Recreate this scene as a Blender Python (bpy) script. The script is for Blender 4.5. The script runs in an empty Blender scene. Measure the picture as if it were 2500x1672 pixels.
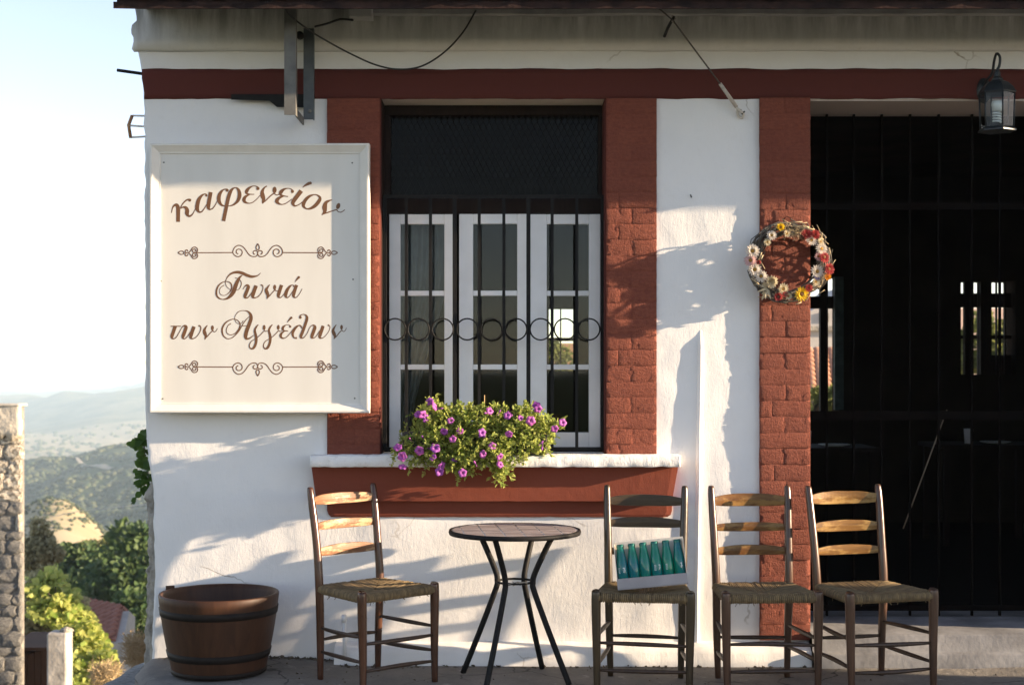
import bpy, bmesh, math, random
from mathutils import Vector, Matrix, noise

random.seed(7)
R = math.radians
S = bpy.context.scene
COL = S.collection

# ------------------------------------------------------------------ camera
F, CX, CY, EYE, DW = 3472.0, 1250.0, 910.0, 1.41, 6.95   # focal length, principal point, eye height, metres to wall
cam = bpy.data.cameras.new('camera')
camo = bpy.data.objects.new('camera', cam)
COL.objects.link(camo)
S.camera = camo
camo.location = (0, -DW, EYE)
camo.rotation_euler = (R(90), 0, 0)
cam.lens = 50
cam.sensor_width = 36
cam.shift_y = (CY - 836) / 2500
cam.clip_start = 0.05
cam.clip_end = 30000
cam.dof.use_dof = True
cam.dof.focus_distance = 6.75
cam.dof.aperture_fstop = 4.5

# ------------------------------------------------------------------ sun, sky, exposure
SUN_AZ, SUN_EL = 81.0, 12.4          # degrees off the wall's normal towards +x, elevation
sd = Vector((math.sin(R(SUN_AZ)) * math.cos(R(SUN_EL)), -math.cos(R(SUN_AZ)) * math.cos(R(SUN_EL)), math.sin(R(SUN_EL))))
sun = bpy.data.lights.new('sun', 'SUN')
sun.energy = 5.0
sun.angle = R(0.5)
sun.color = (1.0, 0.77, 0.525)
suno = bpy.data.objects.new('sun', sun)
COL.objects.link(suno)
suno.location = sd * 30
suno.rotation_euler = sd.to_track_quat('Z', 'Y').to_euler()
W = bpy.data.worlds.new('World')
S.world = W
W.use_nodes = True
nt = W.node_tree
sky = nt.nodes.new('ShaderNodeTexSky')
sky.sky_type = 'NISHITA'
sky.sun_disc = False
sky.sun_elevation = R(SUN_EL)
sky.sun_rotation = math.atan2(sd.x, sd.y)
sky.altitude = 700
sky.air_density = 0.9
sky.dust_density = 0.2
sky.ozone_density = 0.3
bg = nt.nodes['Background']
hs = nt.nodes.new('ShaderNodeHueSaturation')      # a milky, slightly hazy evening sky
hs.inputs['Saturation'].default_value = 0.86
nt.links.new(sky.outputs[0], hs.inputs['Color'])
tn = nt.nodes.new('ShaderNodeMix'); tn.data_type = 'RGBA'; tn.blend_type = 'MULTIPLY'   # film's slightly lavender rendering of the sky
tn.inputs[0].default_value = 1.0
tn.inputs[7].default_value = (1.055, 0.975, 1.025, 1)
nt.links.new(hs.outputs[0], tn.inputs[6])
nt.links.new(tn.outputs[2], bg.inputs[0])
bg.inputs[1].default_value = 0.096
S.view_settings.view_transform = 'Standard'
S.view_settings.look = 'None'
S.view_settings.gamma = 1
S.view_settings.use_curve_mapping = False
S.view_settings.exposure = 1.78
S.cycles.max_bounces = 7
S.cycles.diffuse_bounces = 4
S.cycles.transparent_max_bounces = 16
S.cycles.use_denoising = True
S.cycles.sample_clamp_indirect = 6

# ------------------------------------------------------------------ helpers
def P(px, py, y=0.0):
    d = DW + y
    return Vector(((px - CX) / F * d, y, EYE - (py - CY) / F * d))

def X(px, y=0.0): return (px - CX) / F * (DW + y)
def Z(py, y=0.0): return EYE - (py - CY) / F * (DW + y)

def rnd(a, b): return random.uniform(a, b)

def fb(x, y, z=0.0, o=3):
    return noise.fractal(Vector((x, y, z)), 1.0, 2.0, o)

class MB:
    def __init__(self):
        self.v, self.f, self.mi, self.sm = [], [], [], []
    def add(self, vs, fs, mi=0, smooth=False):
        b = len(self.v)
        self.v.extend(Vector(p) for p in vs)
        for f in fs:
            self.f.append(tuple(b + i for i in f)); self.mi.append(mi); self.sm.append(smooth)
        return self
    def box(self, x0, x1, y0, y1, z0, z1, mi=0, M=None):
        vs = [Vector(p) for p in ((x0,y0,z0),(x1,y0,z0),(x1,y1,z0),(x0,y1,z0),(x0,y0,z1),(x1,y0,z1),(x1,y1,z1),(x0,y1,z1))]
        if M: vs = [M @ p for p in vs]
        return self.add(vs, [(0,3,2,1),(4,5,6,7),(0,1,5,4),(1,2,6,5),(2,3,7,6),(3,0,4,7)], mi)
    def tube(self, pts, r, n=8, mi=0, caps=True, closed=False, smooth=True, flat=None):
        pts = [Vector(p) for p in pts]
        m = len(pts)
        rs = r if isinstance(r, (list, tuple)) else [r] * m
        tang = []
        for i in range(m):
            a = pts[(i - 1) % m] if (closed or i > 0) else pts[i]
            c = pts[(i + 1) % m] if (closed or i < m - 1) else pts[i]
            t = (c - a)
            tang.append(t.normalized() if t.length > 1e-9 else Vector((0, 0, 1)))
        up = Vector((0, 0, 1)) if abs(tang[0].z) < 0.9 else Vector((0, 1, 0))
        u = (up - tang[0] * up.dot(tang[0])).normalized()
        vs = []
        for i in range(m):
            t = tang[i]
            u = (u - t * u.dot(t))
            u = u.normalized() if u.length > 1e-6 else t.orthogonal().normalized()
            w = t.cross(u)
            for k in range(n):
                a = 2 * math.pi * k / n
                q = flat or 1.0
                vs.append(pts[i] + (u * math.cos(a) * q + w * math.sin(a)) * rs[i])
        fs = []
        for i in range(m if closed else m - 1):
            j = (i + 1) % m
            for k in range(n):
                l = (k + 1) % n
                fs.append((i * n + k, i * n + l, j * n + l, j * n + k))
        if caps and not closed:
            fs.append(tuple(reversed(range(n))))
            fs.append(tuple((m - 1) * n + k for k in range(n)))
        return self.add(vs, fs, mi, smooth)
    def lathe(self, prof, n=24, M=None, mi=0, smooth=True):
        vs = []
        for (r, z) in prof:
            for k in range(n):
                a = 2 * math.pi * k / n
                p = Vector((r * math.cos(a), r * math.sin(a), z))
                vs.append(M @ p if M else p)
        fs = []
        for i in range(len(prof) - 1):
            for k in range(n):
                l = (k + 1) % n
                fs.append((i * n + k, i * n + l, (i + 1) * n + l, (i + 1) * n + k))
        return self.add(vs, fs, mi, smooth)
    def prism(self, poly, y0, y1, mi=0, smooth=False):        # polygon in x,z extruded along y
        n = len(poly)
        vs = [(p[0], y0, p[1]) for p in poly] + [(p[0], y1, p[1]) for p in poly]
        fs = [tuple(range(n)), tuple(reversed(range(n, 2 * n)))]
        for i in range(n):
            j = (i + 1) % n
            fs.append((i, i + n, j + n, j))
        return self.add(vs, fs, mi, smooth)
    def grid(self, fn, nu, nv, mi=0, smooth=True, skip=None):
        vs = [fn(i, j) for j in range(nv + 1) for i in range(nu + 1)]
        fs = []
        for j in range(nv):
            for i in range(nu):
                if skip and skip(i, j): continue
                a = j * (nu + 1) + i
                fs.append((a, a + 1, a + nu + 2, a + nu + 1))
        return self.add(vs, fs, mi, smooth)
    def mesh(self, name):
        me = bpy.data.meshes.new(name)
        me.from_pydata([tuple(p) for p in self.v], [], self.f)
        me.polygons.foreach_set('material_index', self.mi)
        me.polygons.foreach_set('use_smooth', self.sm)
        me.update()
        return me
    def build(self, name, mats, parent=None, bevel=0, solid=0, recalc=True, out=(0, -1, 0)):
        me = self.mesh(name)
        if recalc:
            b = bmesh.new(); b.from_mesh(me)
            bmesh.ops.recalc_face_normals(b, faces=b.faces)
            if solid:       # open sheets: make them face outwards before they are thickened inwards
                s = sum((f.normal * f.calc_area() for f in b.faces), Vector())
                if s.dot(Vector(out)) < 0: bmesh.ops.reverse_faces(b, faces=b.faces)
            b.to_mesh(me); b.free()
        for m in (mats if isinstance(mats, (list, tuple)) else [mats]):
            me.materials.append(m)
        o = bpy.data.objects.new(name, me)
        COL.objects.link(o)
        if parent is not None: adopt(o, parent)
        if solid:
            s = o.modifiers.new('thickness', 'SOLIDIFY'); s.thickness = solid; s.offset = -1
        if bevel:
            s = o.modifiers.new('bevel', 'BEVEL'); s.width = bevel; s.segments = 2; s.limit_method = 'ANGLE'; s.angle_limit = R(35)
        return o

WORLD = {}
def wloc(o):
    return WORLD.get(o.name, Matrix.Identity(4))

def adopt(o, parent):           # geometry written in world coordinates becomes a child of parent
    o.parent = parent
    o.matrix_parent_inverse = wloc(parent).inverted()
    return o

def child(o, parent):           # geometry written in the parent's own coordinates
    o.parent = parent
    return o

def inst(name, me, parent, M, material=None):   # a further object on shared mesh data, world matrix M
    o = bpy.data.objects.new(name, me)
    COL.objects.link(o)
    o.parent = parent
    o.matrix_parent_inverse = wloc(parent).inverted()
    o.matrix_basis = M
    return o

def tag(o, label, cat, group=None):
    o['label'] = label; o['category'] = cat
    if group: o['group'] = group
    return o

def thing(name, label, cat, loc=(0, 0, 0), rz=0.0, group=None):
    o = bpy.data.objects.new(name, None)
    o.empty_display_size = 0.1
    COL.objects.link(o)
    o.location = loc
    o.rotation_euler = (0, 0, rz)
    WORLD[o.name] = Matrix.Translation(Vector(loc)) @ Matrix.Rotation(rz, 4, 'Z')
    return tag(o, label, cat, group)

def struct(o):
    o['kind'] = 'structure'
    return o

def spline(pts, k=6, closed=False):
    """Catmull-Rom through tuples of any size"""
    n = len(pts); out = []
    for i in range(n if closed else n - 1):
        p0 = pts[(i - 1) % n] if (closed or i > 0) else pts[0]
        p1 = pts[i % n]; p2 = pts[(i + 1) % n]
        p3 = pts[(i + 2) % n] if (closed or i + 2 < n) else pts[-1]
        for s in range(k):
            t = s / k
            out.append(tuple(0.5 * ((2 * b) + (-a + c) * t + (2 * a - 5 * b + 4 * c - d) * t * t + (-a + 3 * b - 3 * c + d) * t ** 3)
                             for a, b, c, d in zip(p0, p1, p2, p3)))
    if not closed: out.append(tuple(pts[-1]))
    return out

# ------------------------------------------------------------------ materials
def nodes(name):
    m = bpy.data.materials.new(name)
    m.use_nodes = True
    t = m.node_tree
    return m, t, t.nodes['Principled BSDF']

def nn(t, kind, **kw):
    n = t.nodes.new(kind)
    for k, v in kw.items():
        if k.startswith('i_'):
            key = k[2:]
            key = int(key) if key.isdigit() else key.replace('_', ' ')
            n.inputs[key].default_value = v
        else: setattr(n, k, v)
    return n

def mix(t, fac, a, b, mode='MIX'):
    n = t.nodes.new('ShaderNodeMix'); n.data_type = 'RGBA'; n.blend_type = mode
    for s, v in ((n.inputs[0], fac), (n.inputs[6], a), (n.inputs[7], b)):
        if hasattr(v, 'links') or hasattr(v, 'node'): t.links.new(v, s)
        elif isinstance(v, (int, float)): s.default_value = v
        else: s.default_value = (*v[:3], 1)
    return n.outputs[2]

def ramp(t, src, a, b):
    n = t.nodes.new('ShaderNodeMapRange'); n.inputs[1].default_value = a; n.inputs[2].default_value = b
    t.links.new(src, n.inputs[0])
    return n.outputs[0]

def tex(t, scale, detail=4, rough=0.55, stretch=None, coord='Object', dist=0.0):
    c = t.nodes.new('ShaderNodeTexCoord')
    src = c.outputs[coord]
    if stretch:
        mp = t.nodes.new('ShaderNodeMapping'); mp.inputs['Scale'].default_value = stretch
        t.links.new(src, mp.inputs[0]); src = mp.outputs[0]
    n = nn(t, 'ShaderNodeTexNoise', i_Scale=scale, i_Detail=detail, i_Roughness=rough, i_Distortion=dist)
    t.links.new(src, n.inputs['Vector'])
    return n.outputs['Fac']

def bump(t, bs, h, strength=0.3, dist=0.01, prev=None):
    b = nn(t, 'ShaderNodeBump', i_Strength=strength, i_Distance=dist)
    t.links.new(h, b.inputs['Height'])
    if prev is not None: t.links.new(prev, b.inputs['Normal'])
    t.links.new(b.outputs[0], bs.inputs['Normal'])
    return b.outputs[0]

def simple(name, c, c2=None, rough=0.6, scale=12, bs=0.15, bscale=60, bd=0.004, metal=0.0, spec=0.5, lo=0.35, hi=0.65, stretch=None, coat=0.0):
    m, t, b = nodes(name)
    b.inputs['Roughness'].default_value = rough
    b.inputs['Metallic'].default_value = metal
    b.inputs['Specular IOR Level'].default_value = spec
    if coat: b.inputs['Coat Weight'].default_value = coat; b.inputs['Coat Roughness'].default_value = 0.25
    if c2 is None: b.inputs['Base Color'].default_value = (*c, 1)
    else:
        t.links.new(mix(t, ramp(t, tex(t, scale, stretch=stretch), lo, hi), c, c2), b.inputs['Base Color'])
    if bs: bump(t, b, tex(t, bscale, 3, stretch=stretch), bs, bd)
    return m

def cracks(t, c, scale, width, col, lo, hi):
    co = t.nodes.new('ShaderNodeTexCoord')
    nz = nn(t, 'ShaderNodeTexNoise', i_Scale=4.0, i_Detail=5.0)
    t.links.new(co.outputs['Object'], nz.inputs['Vector'])
    mx = t.nodes.new('ShaderNodeMix'); mx.data_type = 'RGBA'; mx.inputs[0].default_value = 0.18
    t.links.new(co.outputs['Object'], mx.inputs[6]); t.links.new(nz.outputs['Color'], mx.inputs[7])
    v = nn(t, 'ShaderNodeTexVoronoi', feature='DISTANCE_TO_EDGE', i_Scale=scale)
    t.links.new(mx.outputs[2], v.inputs['Vector'])
    line = ramp(t, v.outputs['Distance'], width, width * 0.2)
    mk = ramp(t, tex(t, 1.9, 3), lo, hi)
    mu = nn(t, 'ShaderNodeMath', operation='MULTIPLY'); t.links.new(line, mu.inputs[0]); t.links.new(mk, mu.inputs[1])
    return mix(t, mu.outputs[0], c, col)

def plaster(name, base, dirt, dirt_amt=0.25, streak=False, relief=1.0):
    m, t, b = nodes(name)
    b.inputs['Roughness'].default_value = 0.9
    b.inputs['Specular IOR Level'].default_value = 0.2
    big = ramp(t, tex(t, 1.7, 6, 0.6), 0.45, 0.75)
    fine = ramp(t, tex(t, 28, 5, 0.7), 0.55, 0.8)
    c = mix(t, big, base, tuple(x * 0.93 for x in base))
    f2 = nn(t, 'ShaderNodeMath', operation='MULTIPLY'); t.links.new(fine, f2.inputs[0]); f2.inputs[1].default_value = dirt_amt
    c = mix(t, f2.outputs[0], c, dirt)
    if dirt_amt < 0.3 and base[0] > 0.6: c = cracks(t, c, 1.6, 0.006, (0.40, 0.36, 0.31), 0.56, 0.66)
    if streak:      # rain-wash stains running down from the cornice
        s = ramp(t, tex(t, 5, 6, 0.65, stretch=(3.2, 1, 0.45)), 0.30, 0.60)
        co = t.nodes.new('ShaderNodeTexCoord'); sx = t.nodes.new('ShaderNodeSeparateXYZ'); t.links.new(co.outputs['Object'], sx.inputs[0])
        zz = ramp(t, sx.outputs[2], 2.99, 3.17)
        mu = nn(t, 'ShaderNodeMath', operation='MULTIPLY'); t.links.new(s, mu.inputs[0]); t.links.new(zz, mu.inputs[1])
        c = mix(t, mu.outputs[0], c, (0.27, 0.265, 0.24))
    t.links.new(c, b.inputs['Base Color'])
    n1 = bump(t, b, tex(t, 9, 5, 0.6, dist=0.6), 0.10 * relief, 0.02)
    n2 = bump(t, b, tex(t, 42, 5, 0.65, stretch=(1.6, 1, 0.45), dist=0.8), 0.19 * relief, 0.006, n1)
    bump(t, b, tex(t, 170, 4, 0.7), 0.32 * relief, 0.002, n2)
    return m

def brickpaint(name):
    m, t, b = nodes(name)
    b.inputs['Roughness'].default_value = 0.8
    b.inputs['Specular IOR Level'].default_value = 0.25
    c = mix(t, ramp(t, tex(t, 7, 5, coord='Generated'), 0.35, 0.7), (0.245, 0.072, 0.041), (0.165, 0.045, 0.028))
    oi = t.nodes.new('ShaderNodeObjectInfo')
    c = mix(t, ramp(t, oi.outputs['Random'], -0.6, 3.5), c, (0.11, 0.027, 0.019))
    t.links.new(c, b.inputs['Base Color'])
    ge = t.nodes.new('ShaderNodeNewGeometry')
    def tx(scale, st, det=4):
        mp = t.nodes.new('ShaderNodeMapping'); mp.inputs['Scale'].default_value = st
        t.links.new(ge.outputs['Position'], mp.inputs[0])
        n = nn(t, 'ShaderNodeTexNoise', i_Scale=scale, i_Detail=det, i_Roughness=0.6, i_Distortion=0.5)
        t.links.new(mp.outputs[0], n.inputs['Vector']); return n.outputs['Fac']
    n1 = bump(t, b, tx(46, (1, 1, 1.9), 6), 0.55, 0.012)
    n2 = bump(t, b, tx(95, (2.4, 1, 0.45), 5), 0.6, 0.007, n1)
    bump(t, b, tx(300, (1, 1, 1), 2), 0.5, 0.0018, n2)
    return m

def wood(name, dark, light, worn=None, rough=0.45, scale=9, axis=2, spec=0.4):
    m, t, b = nodes(name)
    b.inputs['Roughness'].default_value = rough
    st = [6, 6, 6]; st[axis] = 0.6
    g = tex(t, scale, 6, 0.6, stretch=tuple(st), dist=0.8)
    c = mix(t, ramp(t, g, 0.33, 0.68), dark, light)
    b.inputs['Specular IOR Level'].default_value = spec
    if worn:
        w = ramp(t, tex(t, 8, 5, 0.65, stretch=tuple(3 if s > 1 else 1 for s in st)), 0.50, 0.60)
        c = mix(t, w, c, worn)
    t.links.new(c, b.inputs['Base Color'])
    bump(t, b, g, 0.2, 0.004)
    return m

def leafmat(name, a, b_, tr=0.45, c3=None):
    m, t, b = nodes(name)
    b.inputs['Roughness'].default_value = 0.55
    b.inputs['Specular IOR Level'].default_value = 0.3
    ge = t.nodes.new('ShaderNodeNewGeometry')
    c = mix(t, ge.outputs['Random Per Island'], a, b_)
    t.links.new(c, b.inputs['Base Color'])
    tl = t.nodes.new('ShaderNodeBsdfTranslucent')
    t.links.new(mix(t, 0.6, c, tuple(min(1, x * 1.5) for x in b_)), tl.inputs[0])
    ms = t.nodes.new('ShaderNodeMixShader'); ms.inputs[0].default_value = tr
    t.links.new(b.outputs[0], ms.inputs[1]); t.links.new(tl.outputs[0], ms.inputs[2])
    t.links.new(ms.outputs[0], t.nodes['Material Output'].inputs[0])
    return m

def glassmat(name, tint=(0.9, 0.95, 0.95), refl=1.0):
    m, t, b = nodes(name)
    t.nodes.remove(b)
    tr = t.nodes.new('ShaderNodeBsdfTransparent'); tr.inputs[0].default_value = (*tint, 1)
    gl = t.nodes.new('ShaderNodeBsdfGlossy'); gl.inputs['Roughness'].default_value = 0.03
    fr = t.nodes.new('ShaderNodeFresnel'); fr.inputs[0].default_value = 1.5
    mu = nn(t, 'ShaderNodeMath', operation='MULTIPLY'); t.links.new(fr.outputs[0], mu.inputs[0]); mu.inputs[1].default_value = refl
    ms = t.nodes.new('ShaderNodeMixShader')
    t.links.new(mu.outputs[0], ms.inputs[0]); t.links.new(tr.outputs[0], ms.inputs[1]); t.links.new(gl.outputs[0], ms.inputs[2])
    t.links.new(ms.outputs[0], t.nodes['Material Output'].inputs[0])
    return m

M = {}
M['white'] = plaster('white_limewash', (0.78, 0.765, 0.745), (0.55, 0.50, 0.44), 0.16)
M['cornice'] = plaster('stained_limewash', (0.70, 0.69, 0.66), (0.42, 0.40, 0.35), 0.35, streak=True)
M['red'] = plaster('oxblood_paint_shaded', (0.098, 0.026, 0.021), (0.075, 0.020, 0.017), 0.4, relief=0.6)  # darker copy of the trim red: the band's standing shade is in the colour
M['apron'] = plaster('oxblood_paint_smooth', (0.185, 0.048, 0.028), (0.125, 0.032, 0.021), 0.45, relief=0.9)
M['brick'] = brickpaint('painted_brick')
M['stone'] = simple('rough_grey_stone', (0.36, 0.33, 0.28), (0.20, 0.185, 0.16), 0.95, 9, 0.8, 26, 0.03)
M['sill'] = plaster('sill_paint', (0.80, 0.78, 0.75), (0.40, 0.34, 0.28), 0.75, relief=2.6)
M['concrete'] = None
M['darkroof'] = simple('weathered_dark_tile', (0.045, 0.026, 0.022), (0.018, 0.013, 0.013), 0.95, 14, 0.5, 40, 0.01, spec=0.1)
M['darkwood'] = wood('dark_brown_timber', (0.012, 0.007, 0.006), (0.022, 0.013, 0.010), None, 0.7, spec=0.12)
M['whitewood'] = simple('white_painted_timber', (0.90, 0.89, 0.885), (0.82, 0.81, 0.80), 0.45, 6, 0.12, 90, 0.002)
M['iron'] = simple('black_iron', (0.008, 0.008, 0.009), (0.014, 0.013, 0.012), 0.6, 40, 0.25, 120, 0.002, spec=0.15)
M['steel'] = simple('galvanised_steel', (0.15, 0.147, 0.135), (0.095, 0.095, 0.09), 0.55, 14, 0.1, 90, 0.002, spec=0.3)
M['black'] = simple('black_gate_paint', (0.0035, 0.003, 0.003), (0.006, 0.004, 0.0035), 0.9, 8, 0, spec=0.03)
M['glass'] = glassmat('window_glass', (0.86, 0.9, 0.9), 0.55)
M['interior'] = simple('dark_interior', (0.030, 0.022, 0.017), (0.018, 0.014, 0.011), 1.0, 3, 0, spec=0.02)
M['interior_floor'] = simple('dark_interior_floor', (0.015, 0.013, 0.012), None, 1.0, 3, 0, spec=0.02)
M['cable'] = simple('black_cable', (0.015, 0.015, 0.016), None, 0.6, 3, 0)
M['rope'] = simple('grey_rope', (0.38, 0.34, 0.28), (0.22, 0.20, 0.17), 0.9, 120, 0.5, 300, 0.003)
M['panel'] = simple('sign_panel', (0.71, 0.69, 0.64), (0.65, 0.63, 0.58), 0.5, 3.5, 0.03, 160, 0.001, spec=0.3, lo=0.3, hi=0.75, stretch=(2.5, 1, 0.5))
M['frame'] = simple('sign_frame_paint', (0.74, 0.71, 0.65), (0.68, 0.65, 0.59), 0.55, 10, 0.08, 80, 0.002)
M['ink'] = simple('brown_vinyl', (0.155, 0.066, 0.022), (0.125, 0.052, 0.018), 0.5, 30, 0)

def concrete():
    m, t, b = nodes('worn_concrete')
    b.inputs['Roughness'].default_value = 0.85
    c = mix(t, ramp(t, tex(t, 2.2, 7, 0.65), 0.38, 0.66), (0.20, 0.18, 0.155), (0.105, 0.098, 0.088))
    c = mix(t, ramp(t, tex(t, 11, 6, 0.7), 0.60, 0.70), c, (0.30, 0.28, 0.255))
    c = mix(t, ramp(t, tex(t, 46, 4, 0.7), 0.62, 0.72), c, (0.045, 0.042, 0.038))
    c = cracks(t, c, 2.2, 0.012, (0.03, 0.028, 0.025), 0.45, 0.55)
    t.links.new(c, b.inputs['Base Color'])
    n1 = bump(t, b, tex(t, 14, 6, 0.65), 0.5, 0.02)
    bump(t, b, tex(t, 120, 3, 0.6), 0.5, 0.004, n1)
    return m
M['concrete'] = concrete()

# ------------------------------------------------------------------ terrain (one sheet to the horizon)
PROF = [(0, -0.5), (6, -1.0), (8, -1.35), (10, -1.8), (14, -2.6), (20, -4.1), (24, -5.1), (30, -6.6), (45, -9.6), (60, -12.2), (90, -16.2),
        (130, -21), (200, -31), (300, -42), (360, -46), (460, -58), (560, -72), (650, -80), (780, -79), (950, -73), (1100, -70), (1230, -84),
        (1400, -106), (1700, -114), (2300, -113), (2700, -110), (3200, -95), (4000, -64), (4600, -54), (5200, -62), (7000, -100), (12000, -160)]
def prof(d):
    for (a, za), (b, zb) in zip(PROF, PROF[1:]):
        if d <= b:
            s = (d - a) / (b - a); return za + (zb - za) * s
    return PROF[-1][1]
def sstep(a, b, v):
    s = min(1, max(0, (v - a) / (b - a))); return s * s * (3 - 2 * s)
def H(x, y):
    yy = y + DW
    d = math.hypot(x, yy)
    w = sstep(-0.25, 0.16, y / max(d, 7.0))
    if d > 25: w = max(w, sstep(0.0, 0.2, yy / d)) if d < 60 else sstep(-0.1, 0.15, yy / d)
    h = prof(d)
    q = max(-400.0, min(700.0, F * x / max(yy, 0.5) + CX))    # bearing, as a photograph column
    amp = min(1.0, d / 900.0)
    h += amp * 9 * fb(x / 210, y / 210, 3.1, 4)
    if d > 200:
        s = sstep(2400, 3600, d)
        ridge = 1 - abs(noise.noise(Vector(((x * 0.8 + y * 0.45) / 620, (y - x * 0.3) / 1500, 7.7)))) * 2
        h += s * (ridge * 52 - 32) + s * 16 * fb(x / 260, y / 300, 9.0, 3)
        h += s * (q - 180) * 0.105
        h += 9.5 * math.exp(-((d - 400) / 45.0) ** 2) * math.exp(-((q - 125) / 165.0) ** 2) * 2.1
        s2 = sstep(600, 760, d) * (1 - sstep(1150, 1400, d))
        h += s2 * 9 * fb(x / 70, y / 90, 5.0, 3) + s2 * 0.15 * (x + 0.335 * d)
    g = -0.16
    return g + (h - g) * w

def terrain():
    ang = []
    a = -180.0
    while a < 180:
        ang.append(a)
        a += 0.09 if -20.5 < a < -13.2 else (1.2 if -40 < a < 40 else 6.0)
    rad = [1.5, 3, 4.5, 6]
    d = 7.0
    while d < 14000:
        rad.append(d)
        d *= 1.03 if d > 200 else 1.06
    mb = MB()
    n = len(ang)
    for r in rad:
        for a in ang:
            x = r * math.sin(R(a)); y = r * math.cos(R(a)) - DW
            mb.v.append(Vector((x, y, H(x, y))))
    for i in range(len(rad) - 1):
        for k in range(n):
            l = (k + 1) % n
            mb.f.append((i * n + k, i * n + l, (i + 1) * n + l, (i + 1) * n + k)); mb.mi.append(0); mb.sm.append(True)
    mb.v.append(Vector((0, -DW, -0.16)))
    c = len(mb.v) - 1
    for k in range(n):
        mb.f.append((c, (k + 1) % n, k)); mb.mi.append(0); mb.sm.append(True)
    m, t, b = nodes('hillside')
    b.inputs['Roughness'].default_value = 1.0
    b.inputs['Specular IOR Level'].default_value = 0.05
    at = nn(t, 'ShaderNodeAttribute', attribute_name='scrub')
    ge = t.nodes.new('ShaderNodeNewGeometry')
    def px(scale, det=5):
        n_ = nn(t, 'ShaderNodeTexNoise', i_Scale=scale, i_Detail=det, i_Roughness=0.65)
        t.links.new(ge.outputs['Position'], n_.inputs['Vector']); return n_.outputs['Fac']
    f1 = nn(t, 'ShaderNodeMath', operation='ADD'); t.links.new(mix(t, 0.45, px(0.012, 8), px(0.22, 6)), f1.inputs[0]); t.links.new(at.outputs['Fac'], f1.inputs[1])
    dry = mix(t, ramp(t, px(0.03, 6), 0.35, 0.65), (0.46, 0.385, 0.255), (0.33, 0.275, 0.165))
    grn = mix(t, ramp(t, px(0.08, 6), 0.35, 0.65), (0.045, 0.072, 0.034), (0.10, 0.115, 0.05))
    t.links.new(mix(t, ramp(t, f1.outputs[0], 0.88, 1.12), dry, grn), b.inputs['Base Color'])
    o = mb.build('ground', m, recalc=False)
    me = o.data
    at = me.attributes.new('scrub', 'FLOAT', 'POINT')
    vals = []
    for v in me.vertices:
        d = math.hypot(v.co.x, v.co.y + DW)
        if v.co.y < -1.0 and v.co.y / max(d, 1) < -0.02: s = 1.0
        elif d < 60: s = 0.35
        elif d < 300: s = 0.62
        elif d < 470: s = 0.38
        elif d < 1180: s = 0.66
        elif d < 2900: s = 0.34
        else: s = 0.52
        vals.append(s)
    at.data.foreach_set('value', vals)
    return struct(o)
terrain()

# ------------------------------------------------------------------ haze: the air of the valley
def haze():
    mb = MB().box(-9000, 9000, -3000, 14500, -330, 6)
    m = bpy.data.materials.new('valley_air'); m.use_nodes = True
    t = m.node_tree; t.nodes.clear()
    out = t.nodes.new('ShaderNodeOutputMaterial')
    v = t.nodes.new('ShaderNodeVolumePrincipled')
    v.inputs['Color'].default_value = (0.66, 0.85, 1.0, 1)
    v.inputs['Density'].default_value = 0.00026
    v.inputs['Anisotropy'].default_value = 0.0
    t.links.new(v.outputs[0], out.inputs['Volume'])
    o = mb.build('haze', m)
    o['kind'] = 'stuff'
USE_HAZE = True
if USE_HAZE: haze()
# ------------------------------------------------------------------ porch floor, street, alley
def floor_z(x, y):
    return 0.022 * sstep(-0.6, -1.2, x) + 0.006 * fb(x * 1.3, y * 1.3, 2.0, 3)

def edge_x(y):      # left edge of the porch slab, rounding in towards the street
    pts = [(0.3, -1.80), (0.0, -1.79), (-0.30, -1.765), (-0.50, -1.69), (-0.70, -1.57), (-1.0, -1.33), (-1.5, -0.95), (-2.6, -0.9)]
    for (a, xa), (b, xb) in zip(pts, pts[1:]):
        if y >= b: return xa + (xb - xa) * (a - y) / (a - b)
    return pts[-1][1]

def porch():
    mb = MB()
    ys = [0.25 - 0.035 * i for i in range(80)]
    nu = 150
    def fn(i, j):
        y = ys[j]
        xl = edge_x(y) + 0.008 * fb(y * 14, 1.0, 0, 3)
        s = i / nu
        x = xl + (3.2 - xl) * s
        z = floor_z(x, y)
        if i == 0: z -= 0.03
        elif i == 1: z -= 0.006
        return (x, y, z)
    mb.grid(fn, nu, len(ys) - 1)
    mb.box(3.19, 9.0, ys[-1], 0.25, -0.3, 0.0)
    # slab edge down to the street
    mb.grid(lambda i, j: ((edge_x(ys[i]) + 0.008 * fb(ys[i] * 14, 1.0, 0, 3) - 0.012 * (j > 0) + 0.012 * fb(ys[i] * 9, j * 2.0, 4.0), ys[i], floor_z(edge_x(ys[i]), ys[i]) - 0.03 - 0.12 * j)), len(ys) - 1, 6)
    mb.grid(lambda i, j: (edge_x(ys[-1]) + (3.2 - edge_x(ys[-1])) * i / 40, ys[-1] - 0.004 * j, 0.0 - 0.3 * j), 40, 1)
    o = mb.build('pavement', M['concrete'])
    return struct(o)
porch()

def alley():
    mb = MB()
    def fn(i, j):
        y = -1.4 + 0.25 * j
        z = -0.42 - 0.06 * max(0, y - 1.0) - 0.02 * max(0, y - 4) ** 1.5
        x = -2.45 - 0.10 * max(0, y) * 0 + 0.72 * i / 14 + (0.05 * fb(y * 2, i, 0) if i == 0 else 0)
        return (x, y, z + 0.012 * fb(x * 9, y * 9, 1.0))
    mb.grid(fn, 14, 40)
    o = mb.build('path', simple('grey_gravel', (0.26, 0.26, 0.25), (0.14, 0.14, 0.14), 0.95, 30, 0.8, 70, 0.02), solid=0.5, out=(0, 0, 1))
    return struct(o)
alley()

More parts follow.
